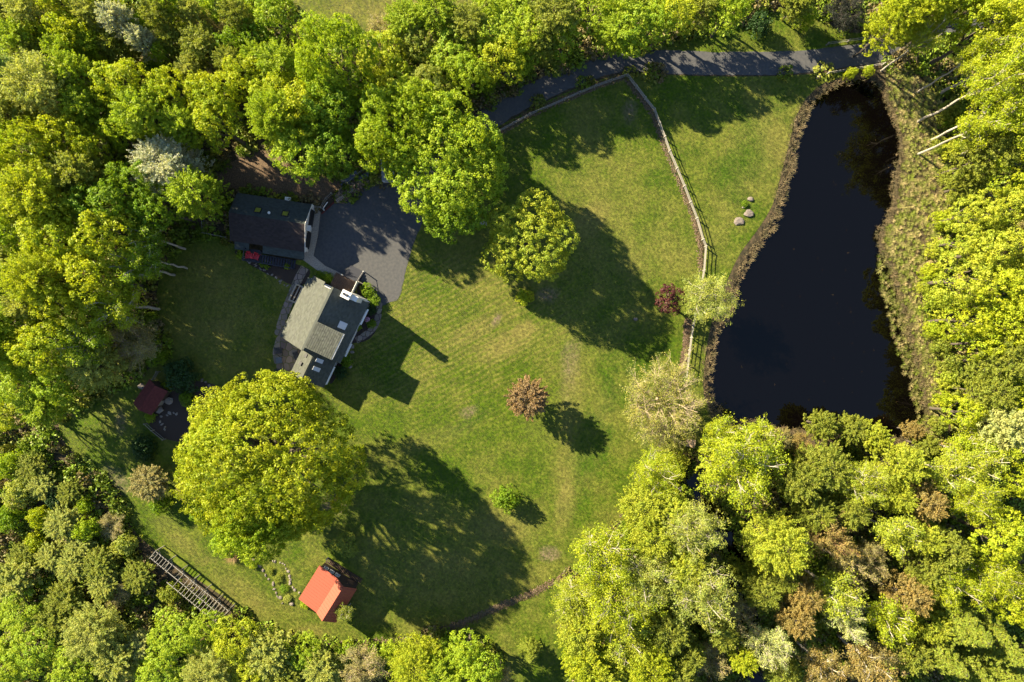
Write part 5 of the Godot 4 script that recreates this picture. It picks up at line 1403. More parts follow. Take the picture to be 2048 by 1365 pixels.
func make_house() -> void:
	var t := thing("house", "white farmhouse with grey shingle roofs, tall chimney and wide dormer", "house", Vector3(-23.44, 0, -7.02), -0.4503)
	var s := Shape.new()
	s.prism([Vector3(4.05, 0, 0.3), Vector3(-4.0, 0, 0.3), Vector3(-4.0, 3.35, 0.3), Vector3(0, 6.33, 0.3), Vector3(4.05, 3.3, 0.3)], Vector3(0, 0, 8.55))
	obj("wall", s, M.white_paint, t)
	s = Shape.new()
	s.prism([Vector3(3.5, 0, 8.86), Vector3(-0.75, 0, 8.86), Vector3(-0.75, 3.2, 8.86), Vector3(1.1, 4.42, 8.86), Vector3(3.5, 2.85, 8.86)], Vector3(0, 0, 4.0))
	obj("wall", s, M.white_paint, t)
	shingles("roof", Vector3(0, 6.5, 0.35), Vector3(0, 0, 8.85), Vector3(-4.45, -3.3, 0), "shingle", t, 0.1, "sunlit western roof slope")
	shingles("roof", Vector3(0.01, 6.5, -0.05), Vector3(0, 0, 9.05), Vector3(4.5, -3.35, 0), "shingle", t, 0.1, "shaded eastern roof slope")
	shingles("roof", Vector3(-1.5, 5.37, -0.15), Vector3(0, 0, 0.5), Vector3(-2.2, -1.64, 0), "shingle", t, 0.1)
	s = Shape.new()
	s.box(Vector3(0, 6.53, 4.5), Vector3(0.3, 0.05, 9.0))
	obj("ridge_cap", s, M.shingle, t)
	# shed dormer on the east slope
	s = Shape.new()
	s.prism([Vector3(0.35, 6.2, 5.05), Vector3(3.55, 3.9, 5.05), Vector3(3.55, 6.1, 5.05), Vector3(0.35, 6.4, 5.05)], Vector3(0, 0, 3.45))
	var dm := obj("dormer", s, M.white_paint, t)
	shingles("dormer_roof", Vector3(0.12, 6.6, 4.9), Vector3(0, 0, 3.75), Vector3(3.75, -0.33, 0), "shingle", dm, 0.1, "", 0.3, 0.3, 0.4)
	s = Shape.new()
	s.box(Vector3(3.92, 6.18, 6.75), Vector3(0.14, 0.12, 3.7))
	obj("gutter", s, M.white_paint, dm)
	# low wing to the south
	shingles("wing_roof", Vector3(1.1, 4.55, 8.92), Vector3(0, 0, 4.1), Vector3(2.75, -1.75, 0), "shingle", t, 0.09)
	shingles("wing_roof", Vector3(1.09, 4.55, 8.92), Vector3(0, 0, 4.1), Vector3(-2.05, -1.3, 0), "shingle", t, 0.09)
	for p in [[2.05, 9.75], [2.15, 10.95]]:
		s = Shape.new()
		var tilt := Basis(Vector3.BACK, -atan(1.75 / 2.75))
		s.box(Vector3(p[0], 4.55 - (p[0] - 1.1) * 0.636 + 0.08, p[1]), Vector3(1.0, 0.14, 0.55), tilt)
		obj("skylight", s, M.skylight, t)
	for p in [[0.1, 9.9], [-0.1, 11.2]]:
		s = Shape.new()
		s.box(Vector3(p[0], 4.0, p[1]), Vector3(0.45, 0.12, 0.5), Basis(Vector3.BACK, 0.56))
		obj("roof_vent", s, M.dark_metal, t)
	s = Shape.new()
	s.box(Vector3(2.85, 6.5 - 2.85 * 0.744 + 0.09, 4.1), Vector3(1.15, 0.14, 0.95), Basis(Vector3.BACK, -atan(0.744)))
	obj("skylight", s, M.skylight, t)
	# gutters and bay tops along the east wall
	for p in [[4.72, 1.9, 2.3], [4.72, 6.9, 1.9]]:
		s = Shape.new()
		s.box(Vector3(p[0], 3.06, p[1]), Vector3(0.2, 0.14, p[2]))
		obj("gutter", s, M.white_paint, t)
	s = Shape.new()
	s.box(Vector3(3.95, 2.74, 11.1), Vector3(0.2, 0.14, 2.6))
	obj("gutter", s, M.white_paint, t)
	for z in [1.6, 3.4, 6.9]:
		window_at(t, Vector3(4.05, 1.7, z), Vector3(0, 0, 1.0), 1.3, Vector3(1, 0, 0))
	for z in [5.9, 7.6]:
		window_at(dm, Vector3(3.55, 5.1, z), Vector3(0, 0, 0.9), 0.75, Vector3(1, 0, 0))
	window_at(t, Vector3(-1.8, 1.8, 0.3), Vector3(1.0, 0, 0), 1.2, Vector3(0, 0, -1))
	# chimney
	s = Shape.new()
	s.box(Vector3(2.35, 3.95, 0.05), Vector3(1.05, 7.9, 0.8))
	s.box(Vector3(3.25, 3.35, 0.05), Vector3(0.8, 6.7, 0.72))
	var ch := obj("chimney", s, M.white_paint, t)
	s = Shape.new()
	s.box(Vector3(2.35, 7.96, 0.05), Vector3(1.25, 0.12, 1.0))
	obj("chimney_cap", s, M.white_paint, ch)
	s = Shape.new()
	for k in [-0.25, 0.2]:
		s.tube(Vector3(2.35 + k, 8.0, 0.05), Vector3(2.35 + k, 8.3, 0.05), 0.17, 0.15, 8, Color.WHITE, true)
	obj("flue", s, M.dark_metal, ch)
	s = Shape.new()
	s.bar(Vector3(2.9, 4.7, -0.22), Vector3(4.5, 3.35, -0.22), 0.06, 0.26)
	obj("barge_board", s, M.white_paint, t)
	# porch landing and steps to the court
	var pch := thing("porch_steps", "brown porch landing with dark steps down to the parking court", "steps", t.position, t.rotation.y)
	s = Shape.new()
	s.box(Vector3(-0.3, 0.5, -0.85), Vector3(3.3, 1.0, 1.95))
	obj("landing_base", s, M.concrete, pch)
	for k in 12:
		s = Shape.new()
		s.box(Vector3(-0.3, 1.02, -1.78 + k * 0.165), Vector3(3.3, 0.04, 0.15))
		obj("deck_board", s, M.brown_wood, pch)
	for k in 6:
		s = Shape.new()
		s.box(Vector3(0.25, (0.94 - k * 0.15) / 2.0, -1.98 - k * 0.3), Vector3(2.1, 0.94 - k * 0.15, 0.29))
		obj("step", s, M.navy_wood, pch)
	for q in [Vector3(-0.9, 0, -1.9), Vector3(1.4, 0, -1.9), Vector3(1.4, 0, -3.6)]:
		s = Shape.new()
		s.box(q + Vector3(0, 1.0 if q.z > -3 else 0.6, 0), Vector3(0.12, 2.0 if q.z > -3 else 1.2, 0.12))
		obj("post", s, M.white_paint, pch)
	s = Shape.new()
	s.bar(Vector3(1.4, 1.95, -1.9), Vector3(1.4, 1.15, -3.6), 0.05, 0.05)
	obj("handrail", s, M.grey_wood, pch)
	s = Shape.new()
	s.box(Vector3(1.42, 1.95, -0.9), Vector3(0.08, 0.07, 1.9))
	s.box(Vector3(1.42, 1.5, -0.9), Vector3(0.05, 0.8, 1.9))
	obj("railing", s, M.white_paint, pch)
	# timber cold frame by the west wall
	var cf := thing("cold_frame", "grey timber cold frame standing against the western house wall", "cold frame", Vector3(-30.11, 0, -6.62), t.rotation.y)
	for k in [-1, 1]:
		s = Shape.new()
		s.box(Vector3(k * 0.5, 0.3, 0), Vector3(0.22, 0.6, 2.6))
		obj("side_board", s, M.grey_wood, cf)
		s = Shape.new()
		s.box(Vector3(0, 0.3, k * 1.2), Vector3(0.78, 0.6, 0.2))
		obj("end_board", s, M.grey_wood, cf)
	s = Shape.new()
	s.box(Vector3(0.02, 0.15, 0), Vector3(0.76, 0.3, 2.18))
	obj("soil", s, M.soil, cf)
	s = Shape.new()
	s.box(Vector3(0.0, 0.42, 0), Vector3(0.16, 0.06, 2.19))
	obj("crossbar", s, M.grey_wood, cf)

func metal_sheet(o: Vector3, along: Vector3, down: Vector3, parent: Node, ribs: int, label: String) -> void:
	var s := Shape.new()
	var up := down.cross(along).normalized()
	if up.y < 0.0: up = -up
	s.hexa([o - up * 0.04, o + along - up * 0.04, o + along + down - up * 0.04, o + down - up * 0.04, o, o + along, o + along + down, o + down])
	var r := obj("roof", s, M.red_metal, parent)
	r.set_meta("label", label)
	for k in ribs:
		var p := o + along * ((k + 0.5) / ribs) + up * 0.012
		s = Shape.new()
		s.bar(p, p + down, 0.05, 0.024, Color.WHITE, up)
		obj("seam", s, M.red_metal, r)

func make_red_barn() -> void:
	var t := thing("red_roofed_barn", "small barn with bright red metal roof and lean-to", "barn", Vector3(-22.65, 0, 33.0), -0.555)
	var s := Shape.new()
	s.prism([Vector3(1.5, 0, 0.2), Vector3(-4.1, 0, 0.2), Vector3(-4.1, 2.15, 0.2), Vector3(-1.3, 2.7, 0.2), Vector3(0, 3.88, 0.2), Vector3(1.5, 2.4, 0.2)], Vector3(0, 0, 5.0))
	obj("wall", s, M.brown_wood, t)
	metal_sheet(Vector3(-1.32, 2.8, 0), Vector3(0, 0, 5.45), Vector3(-3.05, -0.6, 0), t, 14, "wide orange red lean-to roof")
	metal_sheet(Vector3(0, 4.0, 0), Vector3(0, 0, 5.45), Vector3(-1.3, -1.17, 0), t, 12, "steep sunlit roof strip")
	metal_sheet(Vector3(0.01, 4.0, 0), Vector3(0, 0, 5.45), Vector3(1.7, -1.7, 0), t, 12, "dark shaded roof slope")
	for x in [-3.4, -2.5, -1.6]:
		window_at(t, Vector3(x, 1.5, 0.2), Vector3(0.6, 0, 0), 0.75, Vector3(0, 0, -1))
	s = Shape.new()
	s.box(Vector3(0.4, 1.0, 0.17), Vector3(0.9, 1.95, 0.06))
	obj("door", s, M.brown_wood, t)
	s = Shape.new()
	s.box(Vector3(-0.95, 2.2, 5.28), Vector3(0.3, 0.4, 0.14))
	obj("wall_lamp_housing", s, M.white_paint, t)
	var d := thing("slatted_ramp", "brown slatted timber ramp along the front of the red roofed barn", "ramp", t.position, t.rotation.y)
	for k in 26:
		s = Shape.new()
		s.box(Vector3(-3.95 + k * 0.22, 0.28, -0.3), Vector3(0.13, 0.06, 0.72))
		obj("slat", s, M.brown_wood, d)
	for k in [-1, 1]:
		s = Shape.new()
		s.box(Vector3(-1.2, 0.13, -0.3 + k * 0.28), Vector3(5.7, 0.24, 0.1))
		obj("beam", s, M.brown_wood, d)
	s = Shape.new()
	s.box(Vector3(-4.05, 0.55, -0.66), Vector3(0.12, 1.1, 0.12))
	obj("post", s, M.pale_wood, d)

func make_hut() -> void:
	var t := thing("garden_hut", "small garden hut with dark red shingle roof in the shade", "hut", Vector3(-49.6, 0, 7.7), -0.599)
	var s := Shape.new()
	s.prism([Vector3(1.2, 0, -1.75), Vector3(-1.2, 0, -1.75), Vector3(-1.2, 2.05, -1.75), Vector3(0, 2.85, -1.75), Vector3(1.2, 2.05, -1.75)], Vector3(0, 0, 3.5))
	obj("wall", s, M.brown_wood, t)
	shingles("roof", Vector3(0, 3.0, -2.0), Vector3(0, 0, 4.0), Vector3(-1.5, -1.0, 0), "red_shingle", t, 0.07, "", 0.2, 0.3)
	shingles("roof", Vector3(0.01, 3.0, -2.0), Vector3(0, 0, 4.0), Vector3(1.5, -1.0, 0), "red_shingle", t, 0.07, "", 0.2, 0.3)
	s = Shape.new()
	s.box(Vector3(1.22, 0.95, 0.3), Vector3(0.05, 1.9, 0.8))
	obj("door", s, M.grey_wood, t)

# ---------------------------------------------------------------- fences
func make_fences() -> void:
	for f in FENCES:
		var line := pv(f[0])
		var high: float = f[1]
		var t := thing("rail_fence", f[4], "fence", Vector3.ZERO)
		var last := Vector3.ZERO
		for i in line.size() - 1:
			var a := line[i]
			var b := line[i + 1]
			var n := maxi(1, int(round(a.distance_to(b) / 2.3)))
			for k in n + (1 if i == line.size() - 2 else 0):
				var p := a.lerp(b, float(k) / n)
				var q := Vector3(p.x + rf() * 0.06, 0, p.y + rf() * 0.06)
				var s := Shape.new()
				var g := 0.8 + 0.2 * rf()
				s.box(q + Vector3(0, high / 2.0, 0), Vector3(0.13, high + 0.12, 0.13), Basis(Vector3.UP, rf() * 0.3), Color(g, g, g))
				obj("post", s, M[f[3]], t)
				if last != Vector3.ZERO:
					for r in f[2]:
						s = Shape.new()
						var y: float = high * (0.95 - 0.62 * r / maxf(1.0, f[2] - 1))
						g = 0.75 + 0.25 * rf()
						s.bar(last + Vector3(0, y + rf() * 0.05, 0), q + Vector3(0, y + rf() * 0.05, 0), 0.045, 0.085, Color(g, g, g))
						obj("rail", s, M[f[3]], t)
				last = q

func make_trellis() -> void:
	var a := Vector3(-48.71, 2.4, 28.71)
	var b := Vector3(-38.78, 2.4, 36.83)
	var l := a.distance_to(b)
	var d := (b - a) / l
	var across := Vector3(-d.z, 0, d.x)     # towards the thicket
	if across.x > 0.0: across = -across
	var t := thing("trellis", "long weathered timber trellis with open rungs at the thicket edge", "trellis", Vector3(a.x, 0, a.z))
	var up := Vector3(0, 2.4, 0)
	for k in 3:
		var s := Shape.new()
		var o := across * (k * 1.15)
		var from := 0.0 if k < 2 else l * 0.3
		s.bar(up + o + d * from, up + o + d * l, 0.09, 0.09)
		obj("rail", s, M.grey_wood, t)
	for i in 27:
		var p := d * (l * i / 26.0)
		if i in [7, 8, 9, 11]:
			continue
		var s := Shape.new()
		var g := 0.8 + 0.2 * rf()
		var reach := 1.15 if i < 8 else 2.3
		s.bar(up + p + Vector3(0, 0.08, 0) - across * 0.08, up + p + Vector3(0, 0.08, 0) + across * (reach + 0.05 + rf() * 0.12), 0.06, 0.06, Color(g, g, g))
		obj("rung", s, M.grey_wood, t)
	for i in 7:
		for k in 2:
			var p := d * (l * i / 6.0) + across * (k * 1.15)
			var s := Shape.new()
			s.box(p + Vector3(0, 1.18, 0), Vector3(0.11, 2.36, 0.11))
			obj("post", s, M.grey_wood, t)
			if i < 6:
				s = Shape.new()
				s.bar(p + Vector3(0, 1.5, 0), p + d * 0.85 + Vector3(0, 2.34, 0), 0.06, 0.06)
				obj("brace", s, M.grey_wood, t)

# ---------------------------------------------------------------- small things in the yard
func boulder(r: Vector3, seed_at: int, flat := 0.0) -> ArrayMesh:
	var n := FastNoiseLite.new()
	n.seed = seed_at
	n.frequency = 0.9
	var s := Shape.new()
	var rows := 6
	var cols := 9
	var pts := []
	for j in rows + 1:
		for i in cols:
			var y := cos(PI * j / rows)
			var a := TAU * i / cols
			var p := Vector3(cos(a) * sqrt(maxf(0, 1 - y * y)), y, sin(a) * sqrt(maxf(0, 1 - y * y)))
			p *= 0.85 + 0.45 * n.get_noise_3dv(p * 1.3)
			if flat > 0.0: p.y = minf(p.y, flat)
			pts.append(p * r)
	for j in rows:
		for i in cols:
			var k := (i + 1) % cols
			var g := 0.85 + 0.15 * rf()
			s.quad(pts[j * cols + i], pts[j * cols + k], pts[(j + 1) * cols + k], pts[(j + 1) * cols + i], Color(g, g, g))
	return s.mesh()

# stones laid in an outline, each cut from its neighbours by a joint
func paving(outline: PackedVector2Array, cell: float, parent: Node, base: Vector2) -> void:
	var box := Rect2(outline[0], Vector2.ZERO)
	for p in outline:
		box = box.expand(p)
	var seeds := []
	var nx := int(box.size.x / cell) + 3
	var nz := int(box.size.y / cell) + 3
	for j in nz:
		for i in nx:
			seeds.append(box.position + Vector2((i - 1 + (0.5 if j % 2 else 0.0) + rf() * 0.6 - 0.3) * cell, (j - 1 + rf() * 0.6 - 0.3) * cell))
	for a in seeds:
		var poly := PackedVector2Array([a + Vector2(-2, -2) * cell, a + Vector2(2, -2) * cell, a + Vector2(2, 2) * cell, a + Vector2(-2, 2) * cell])
		for b in seeds:
			if b == a or a.distance_to(b) > cell * 2.6:
				continue
			var mid: Vector2 = (a + b) / 2.0
			var dir: Vector2 = (b - a).normalized()
			var out := PackedVector2Array()
			for i in poly.size():
				var p := poly[i]
				var q := poly[(i + 1) % poly.size()]
				var dp := (p - mid).dot(dir)
				var dq := (q - mid).dot(dir)
				if dp <= 0: out.append(p)
				if dp * dq < 0: out.append(p.lerp(q, dp / (dp - dq)))
			poly = out
			if poly.size() < 3: break
		if poly.size() < 3: continue
		for piece in Geometry2D.intersect_polygons(poly, outline):
			for small in Geometry2D.offset_polygon(piece, -0.035):
				if small.size() < 3: continue
				var area := 0.0
				for i in small.size():
					area += small[i].cross(small[(i + 1) % small.size()])
				if absf(area) < 0.08: continue
				var g := 0.6 + 0.4 * rf()
				var moved := PackedVector2Array()
				for p in small: moved.append(p - base)
				var s := Shape.new()
				s.slab(moved, 0.0, 0.045 + 0.02 * rf(), Color(g, g * (0.9 + 0.1 * rf()), g * (0.82 + 0.18 * rf())))
				obj("flagstone", s, M.stone, parent)

func stones_along(called: String, label: String, line: PackedVector2Array, size: float, m: String) -> void:
	var t := thing(called, label, "stone edging", Vector3(line[0].x, 0, line[0].y))
	var meshes := []
	for k in 5: meshes.append(boulder(Vector3(0.5, 0.32, 0.4), 40 + k))
	var walk := 0.0
	for i in line.size() - 1:
		var a := line[i]
		var b := line[i + 1]
		var l := a.distance_to(b)
		while walk < l:
			var p := a.lerp(b, walk / l) - line[0]
			var o := obj("edging_stone", meshes[int(rf() * 4.99)], M[m], t)
			o.position = Vector3(p.x + rv().x * size * 0.3, size * 0.08, p.y + rv().z * size * 0.3)
			o.rotation.y = rf() * 6.0
			o.scale = Vector3(0.5 + 0.9 * rf(), 0.5 + 0.5 * rf(), 0.5 + 0.9 * rf()) * size
			walk += size * (0.6 + 0.8 * rf())
		walk -= l

func make_yard() -> void:
	var o := smooth(pv(PATIO), true, 4)
	var t := thing("flagstone_patio", "rounded flagstone patio at the house corner by the tall maple", "patio", Vector3(o[0].x, 0.02, o[0].y))
	paving(o, 0.95, t, o[0])
	o = ribbon(smooth(pv(PATH), false, 5), 1.25)
	t = thing("flagstone_path", "flagstone path running along the western house wall", "path", Vector3(o[0].x, 0.02, o[0].y))
	paving(o, 0.8, t, o[0])
	o = ribbon(smooth(pv(SIDE_PATH), false, 6), 0.95)
	t = thing("stepping_stone_path", "curved line of stepping stones around the bed on the shady house side", "path", Vector3(o[0].x, 0.02, o[0].y))
	paving(o, 0.75, t, o[0])
	for e in EDGES:
		stones_along("stone_edging", e[0], smooth(pv(e[1]), false, 4), e[2], e[3])
	for b in BOULDERS:
		var m := obj("boulder", boulder(Vector3(b[2], b[3], b[2] * 0.8), int(b[0] * 13.0), 0.7), M[b[4]])
		m.position = Vector3(b[0], b[3] * 0.3, b[1])
		tag(m, b[5], "rock")
	# patio furniture
	var g := "patio furniture"
	var seats := [[Vector3(-32.56, 0, 1.44), 0.1, "black patio chair above the patio table"], [Vector3(-32.49, 0, 4.17), 3.2, "black patio chair below the patio table"], [Vector3(-30.11, 0, 2.07), -1.2, "black patio lounge chair beside the house wing"]]
	for q in seats:
		t = thing("patio_chair", q[2], "chair", q[0] + Vector3(0, 0.07, 0), q[1], g)
		var s := Shape.new()
		for k in 6: s.box(Vector3(0, 0.42, -0.28 + k * 0.11), Vector3(0.95, 0.03, 0.09))
		obj("seat", s, M.dark_metal, t)
		s = Shape.new()
		for k in 5: s.box(Vector3(0, 0.52 + k * 0.11, -0.36 - k * 0.04), Vector3(0.95, 0.09, 0.03))
		obj("backrest", s, M.dark_metal, t)
		for k in [-1, 1]:
			s = Shape.new()
			s.box(Vector3(k * 0.52, 0.62, -0.02), Vector3(0.07, 0.04, 0.62))
			obj("armrest", s, M.dark_metal, t)
			for z in [-0.3, 0.28]:
				s = Shape.new()
				s.box(Vector3(k * 0.5, 0.3, z), Vector3(0.05, 0.6, 0.05))
				obj("leg", s, M.dark_metal, t)
	t = thing("patio_table", "small square dark blue patio table between two black chairs", "table", Vector3(-32.49, 0, 2.70) + Vector3(0, 0.07, 0), 0.15)
	var s2 := Shape.new()
	s2.box(Vector3(0, 0.44, 0), Vector3(0.85, 0.06, 0.85))
	obj("tabletop", s2, M.tarp, t)
	for x in [-0.36, 0.36]:
		for z in [-0.36, 0.36]:
			s2 = Shape.new()
			s2.box(Vector3(x, 0.21, z), Vector3(0.06, 0.42, 0.06))
			obj("leg", s2, M.dark_metal, t)
	# bench in the shade of the big trees
	t = thing("garden_bench", "small grey bench in deep shade under the large trees", "bench", Vector3(-4.06, 0, -16.35), 0.05)
	for k in 4:
		s2 = Shape.new()
		s2.box(Vector3(0, 0.44, -0.18 + k * 0.12), Vector3(1.1, 0.03, 0.1))
		obj("seat_slat", s2, M.pale_wood, t)
	s2 = Shape.new()
	s2.box(Vector3(0, 0.75, -0.26), Vector3(1.1, 0.3, 0.03))
	obj("backrest", s2, M.pale_wood, t)
	for x in [-0.5, 0.5]:
		s2 = Shape.new()
		s2.box(Vector3(x, 0.21, 0), Vector3(0.06, 0.42, 0.46))
		obj("leg", s2, M.pale_wood, t)
	# straw coloured ornamental grass
	leaf_start()
	for k in 900:
		var a := rf() * TAU
		var l := 0.5 + 0.9 * rf()
		var out := Vector3(cos(a), 0, sin(a))
		var base := out * rf() * 0.25
		var tip := base + out * l * (0.35 + 0.6 * rf()) + Vector3(0, l * (0.5 + 0.6 * rf()), 0)
		var side := Vector3(-out.z, 0, out.x) * 0.02
		var n0 := LV.size()
		var f := 0.65 + 0.35 * rf()
		LV.append(base - side); LV.append(tip); LV.append(base + side)
		for i in 3:
			LN.append((Vector3.UP - out * 0.3).normalized())
			LC.append(Color(f, f * (0.9 + 0.1 * rf()), f * (0.7 + 0.3 * rf())))
			LI.append(n0 + i)
	var pampas := obj("straw_grass_clump", leaf_mesh(), M.straw)
	pampas.position = Vector3(-39.07, 0, 30.07)
	tag(pampas, "straw coloured clump of dry ornamental grass beside the tall maple", "grass clump")
	# woodpile
	t = thing("woodpile", "long heap of split firewood at the edge of the parking court", "woodpile", Vector3(-22.34, 0, -21.18), 0.62)
	s2 = Shape.new()
	for k in 420:
		var layer := rf()
		var p := Vector3((rf() - 0.5) * 5.2, 0.1 + layer * 0.75, (rf() - 0.5) * 1.7 * (1.1 - layer * 0.6))
		var dir := Vector3(0.25 * (rf() - 0.5), 0.3 * (rf() - 0.5), 1.0).normalized() if rf() < 0.6 else Vector3(rv().x, rv().y * 0.3, rv().z).normalized()
		var gg := 0.45 + 0.55 * rf()
		s2.tube(p - dir * 0.22, p + dir * 0.22, 0.07 + 0.04 * rf(), 0.07 + 0.04 * rf(), 5, Color(gg, gg * 0.95, gg * 0.9), true)
	tag(obj("firewood", s2, M.log, t), "split logs heaped at all angles", "", "", "stuff")
	for k in 14:
		s2 = Shape.new()
		s2.tube(Vector3(-2.6 + k * 0.21, 0.95, 0.05), Vector3(-2.58 + k * 0.21, 0.93, 0.52), 0.075, 0.07, 6, Color(0.8 + 0.2 * rf(), 0.8, 0.78), true)
		obj("log", s2, M.pale_wood, t)
	var tarps := [[Vector3(-23.11, 0, -21.81), "crumpled blue green tarp lying on the firewood heap", 0.5], [Vector3(-20.59, 0, -22.93), "blue tarp at the upper end of the firewood heap", 0.62], [Vector3(-22.55, 0, -22.72), "long grey blue tarp behind the firewood heap", 1.0]]
	for q in tarps:
		var s3 := Shape.new()
		var w: float = q[2]
		for j in 4:
			for i in 6:
				var c := []
				for u in [[i, j], [i + 1, j], [i + 1, j + 1], [i, j + 1]]:
					var hh := 0.95 + 0.12 * sin(u[0] * 2.1 + u[1]) + 0.08 * cos(u[1] * 2.7 + u[0] * 0.7) - 0.25 * pow(absf(u[1] - 2.0) / 2.0, 2.0)
					c.append(Vector3((u[0] - 3) * 0.42 * w, hh, (u[1] - 2) * 0.2))
				s3.quad(c[0], c[1], c[2], c[3])
		var tp := obj("tarp", s3, M.tarp)
		tp.position = q[0]
		tp.rotation.y = 0.62
		tag(tp, q[1], "tarp")
	# low red brick edge with a white post by the court corner
	t = thing("brick_planter", "low red brown brick planter at the corner of the parking court", "planter", Vector3(-25.84, 0, -19.01), 0.75)
	for k in 12:
		for j in 3:
			s2 = Shape.new()
			var gg := 0.7 + 0.3 * rf()
			s2.box(Vector3(-1.3 + k * 0.235 + (0.11 if j % 2 else 0.0), 0.06 + j * 0.115, 0.35), Vector3(0.22, 0.1, 0.12), Basis.IDENTITY, Color(gg, gg * 0.9, gg * 0.9))
			obj("brick", s2, M.red_shingle, t)
	s2 = Shape.new()
	s2.box(Vector3(0, 0.12, -0.1), Vector3(2.7, 0.22, 0.75))
	obj("soil", s2, M.soil, t)
	t = thing("downpipe", "white angled pipe lying by the brick planter", "pipe", Vector3(-26.05, 0, -19.01) + Vector3(0, 0.32, 0), 0.95)
	s2 = Shape.new()
	s2.tube(Vector3(-0.6, 0, 0), Vector3(0.5, 0, 0), 0.07, 0.07, 8, Color.WHITE, true)
	obj("pipe", s2, M.white_paint, t)
	s2 = Shape.new()
	s2.tube(Vector3(-0.6, 0, 0), Vector3(-0.75, 0, 0.35), 0.08, 0.08, 8, Color.WHITE, true)
	obj("elbow", s2, M.white_paint, t)
	make_car()
	# flat brown stone slab near the bare tree
	s2 = Shape.new()
	s2.box(Vector3.ZERO, Vector3(1.25, 0.5, 1.05))
	t = thing("hatch_box", "low brown timber box lid in the grass by the bare tree", "box", Vector3(24.93, 0, 14.25) + Vector3(0, 0.02, 0), -0.2)
	s2 = Shape.new()
	s2.box(Vector3(0, 0.24, 0), Vector3(1.15, 0.48, 0.98))
	obj("box_body", s2, M.brown_wood, t)
	for k in 7:
		s2 = Shape.new()
		var gg := 0.7 + 0.3 * rf()
		s2.box(Vector3(-0.54 + k * 0.18, 0.51, 0), Vector3(0.17, 0.05, 1.1), Basis.IDENTITY, Color(gg, gg * 0.92, gg * 0.9))
		obj("lid_board", s2, M.bark_tan, t)
	# flower tub by the side bed
	t = thing("flower_tub", "stone tub of pink flowers in the bed beside the house", "flower pot", Vector3(-20.17, 0, -2.98) + Vector3(0, 0.02, 0))
	s2 = Shape.new()
	s2.tube(Vector3.ZERO, Vector3(0, 0.4, 0), 0.24, 0.32, 10, Color.WHITE, true)
	obj("tub", s2, M.stone_pale, t)
	leaf_start()
	for k in 90:
		var p := rv()
		leaf(Vector3(p.x * 0.36, 0.45 + absf(p.y) * 0.22, p.z * 0.36), (Vector3.UP + p).normalized(), 0.07, 0.06, Color(1, 0.7 + 0.3 * rf(), 0.9))
	obj("flowers", leaf_mesh(), M.flower, t)

func make_car() -> void:
	var t := thing("parked_car", "grey blue car parked under the trees above the court", "car", Vector3(-17.30, 0, -24.40) + Vector3(0, 0.036, 0), 0.06)
	var side := [Vector2(-2.2, 0.35), Vector2(2.2, 0.35), Vector2(2.25, 0.7), Vector2(2.05, 0.95), Vector2(1.0, 1.02), Vector2(-2.15, 1.0), Vector2(-2.25, 0.7)]
	var s := Shape.new()
	var o := []
	for p in side: o.append(Vector3(-0.88, p.y, p.x))
	s.prism(o, Vector3(1.76, 0, 0))
	obj("body", s, M.car_paint, t)
	s = Shape.new()
	o = []
	for p in [Vector2(-1.9, 1.0), Vector2(1.0, 1.02), Vector2(0.35, 1.48), Vector2(-1.4, 1.48)]: o.append(Vector3(-0.76, p.y, p.x))
	s.prism(o, Vector3(1.52, 0, 0))
	obj("cabin", s, M.car_paint, t)
	for q in [[Vector3(0, 1.26, 0.72), 0.95, 0.61], [Vector3(0, 1.26, -1.68), 0.85, -0.76]]:
		s = Shape.new()
		s.box(q[0], Vector3(1.36, 0.02, 0.68), Basis(Vector3.RIGHT, q[2]))
		obj("windscreen", s, M.glass_pane, t)
	for x in [-0.88, 0.88]:
		for z in [-1.35, 1.4]:
			s = Shape.new()
			s.tube(Vector3(x - 0.1, 0.32, z), Vector3(x + 0.1, 0.32, z), 0.32, 0.32, 14, Color.WHITE, true)
			var w := obj("wheel", s, M.black_paint, t)
			s = Shape.new()
			s.tube(Vector3(x + signf(x) * 0.08, 0.32, z), Vector3(x + signf(x) * 0.115, 0.32, z), 0.2, 0.18, 10, Color.WHITE, true)
			obj("rim", s, M.car_paint, w)
		s = Shape.new()
		s.box(Vector3(x * 0.72, 0.78, 2.2), Vector3(0.36, 0.14, 0.1))
		obj("headlight", s, M.skylight, t)
	for z in [2.26, -2.28]:
		s = Shape.new()
		s.box(Vector3(0, 0.5, z), Vector3(1.7, 0.2, 0.12))
		obj("bumper", s, M.pale_wood if z > 0 else M.car_paint, t)

# ---------------------------------------------------------------- trees
func make_trees() -> void:
	var i := 0
	for r in TREES:
		var kind: String = r[3]
		var big: float = r[2]
		var pick := kind
		var lm: String = "leaf_" + r[4]
		var bark := "bark_grey"
		if kind == "M" : pick = "ML" if big > 4.6 else "MM" if big > 2.4 else "MS"
		elif kind == "F" or kind == "W": pick = "FL" if big > 3.4 else "FM" if r[5] > 7.5 else "FS"
		elif kind == "O":
			pick = "OL" if big > 3.4 else "OM"
			bark = "bark_pale"
		elif kind == "B":
			pick = "BL" if big > 4.5 else "BM"
			bark = {"t": "bark_tan", "r": "bark_rust", "c": "bark_pale", "n": "bark_dark", "o": "bark_tan", "q": "bark_bare"}[r[4]]
		elif kind == "H": pick = "hero"
		plant(r[6], pick, i * 7 + int(big * 10), lm, bark, Vector2(r[0], r[1]), big, r[5], 0.0 if kind == "H" else i * 2.4, r[7], r[8], r[9]).scale.z *= 0.95 if kind == "H" else 1.0
		i += 1

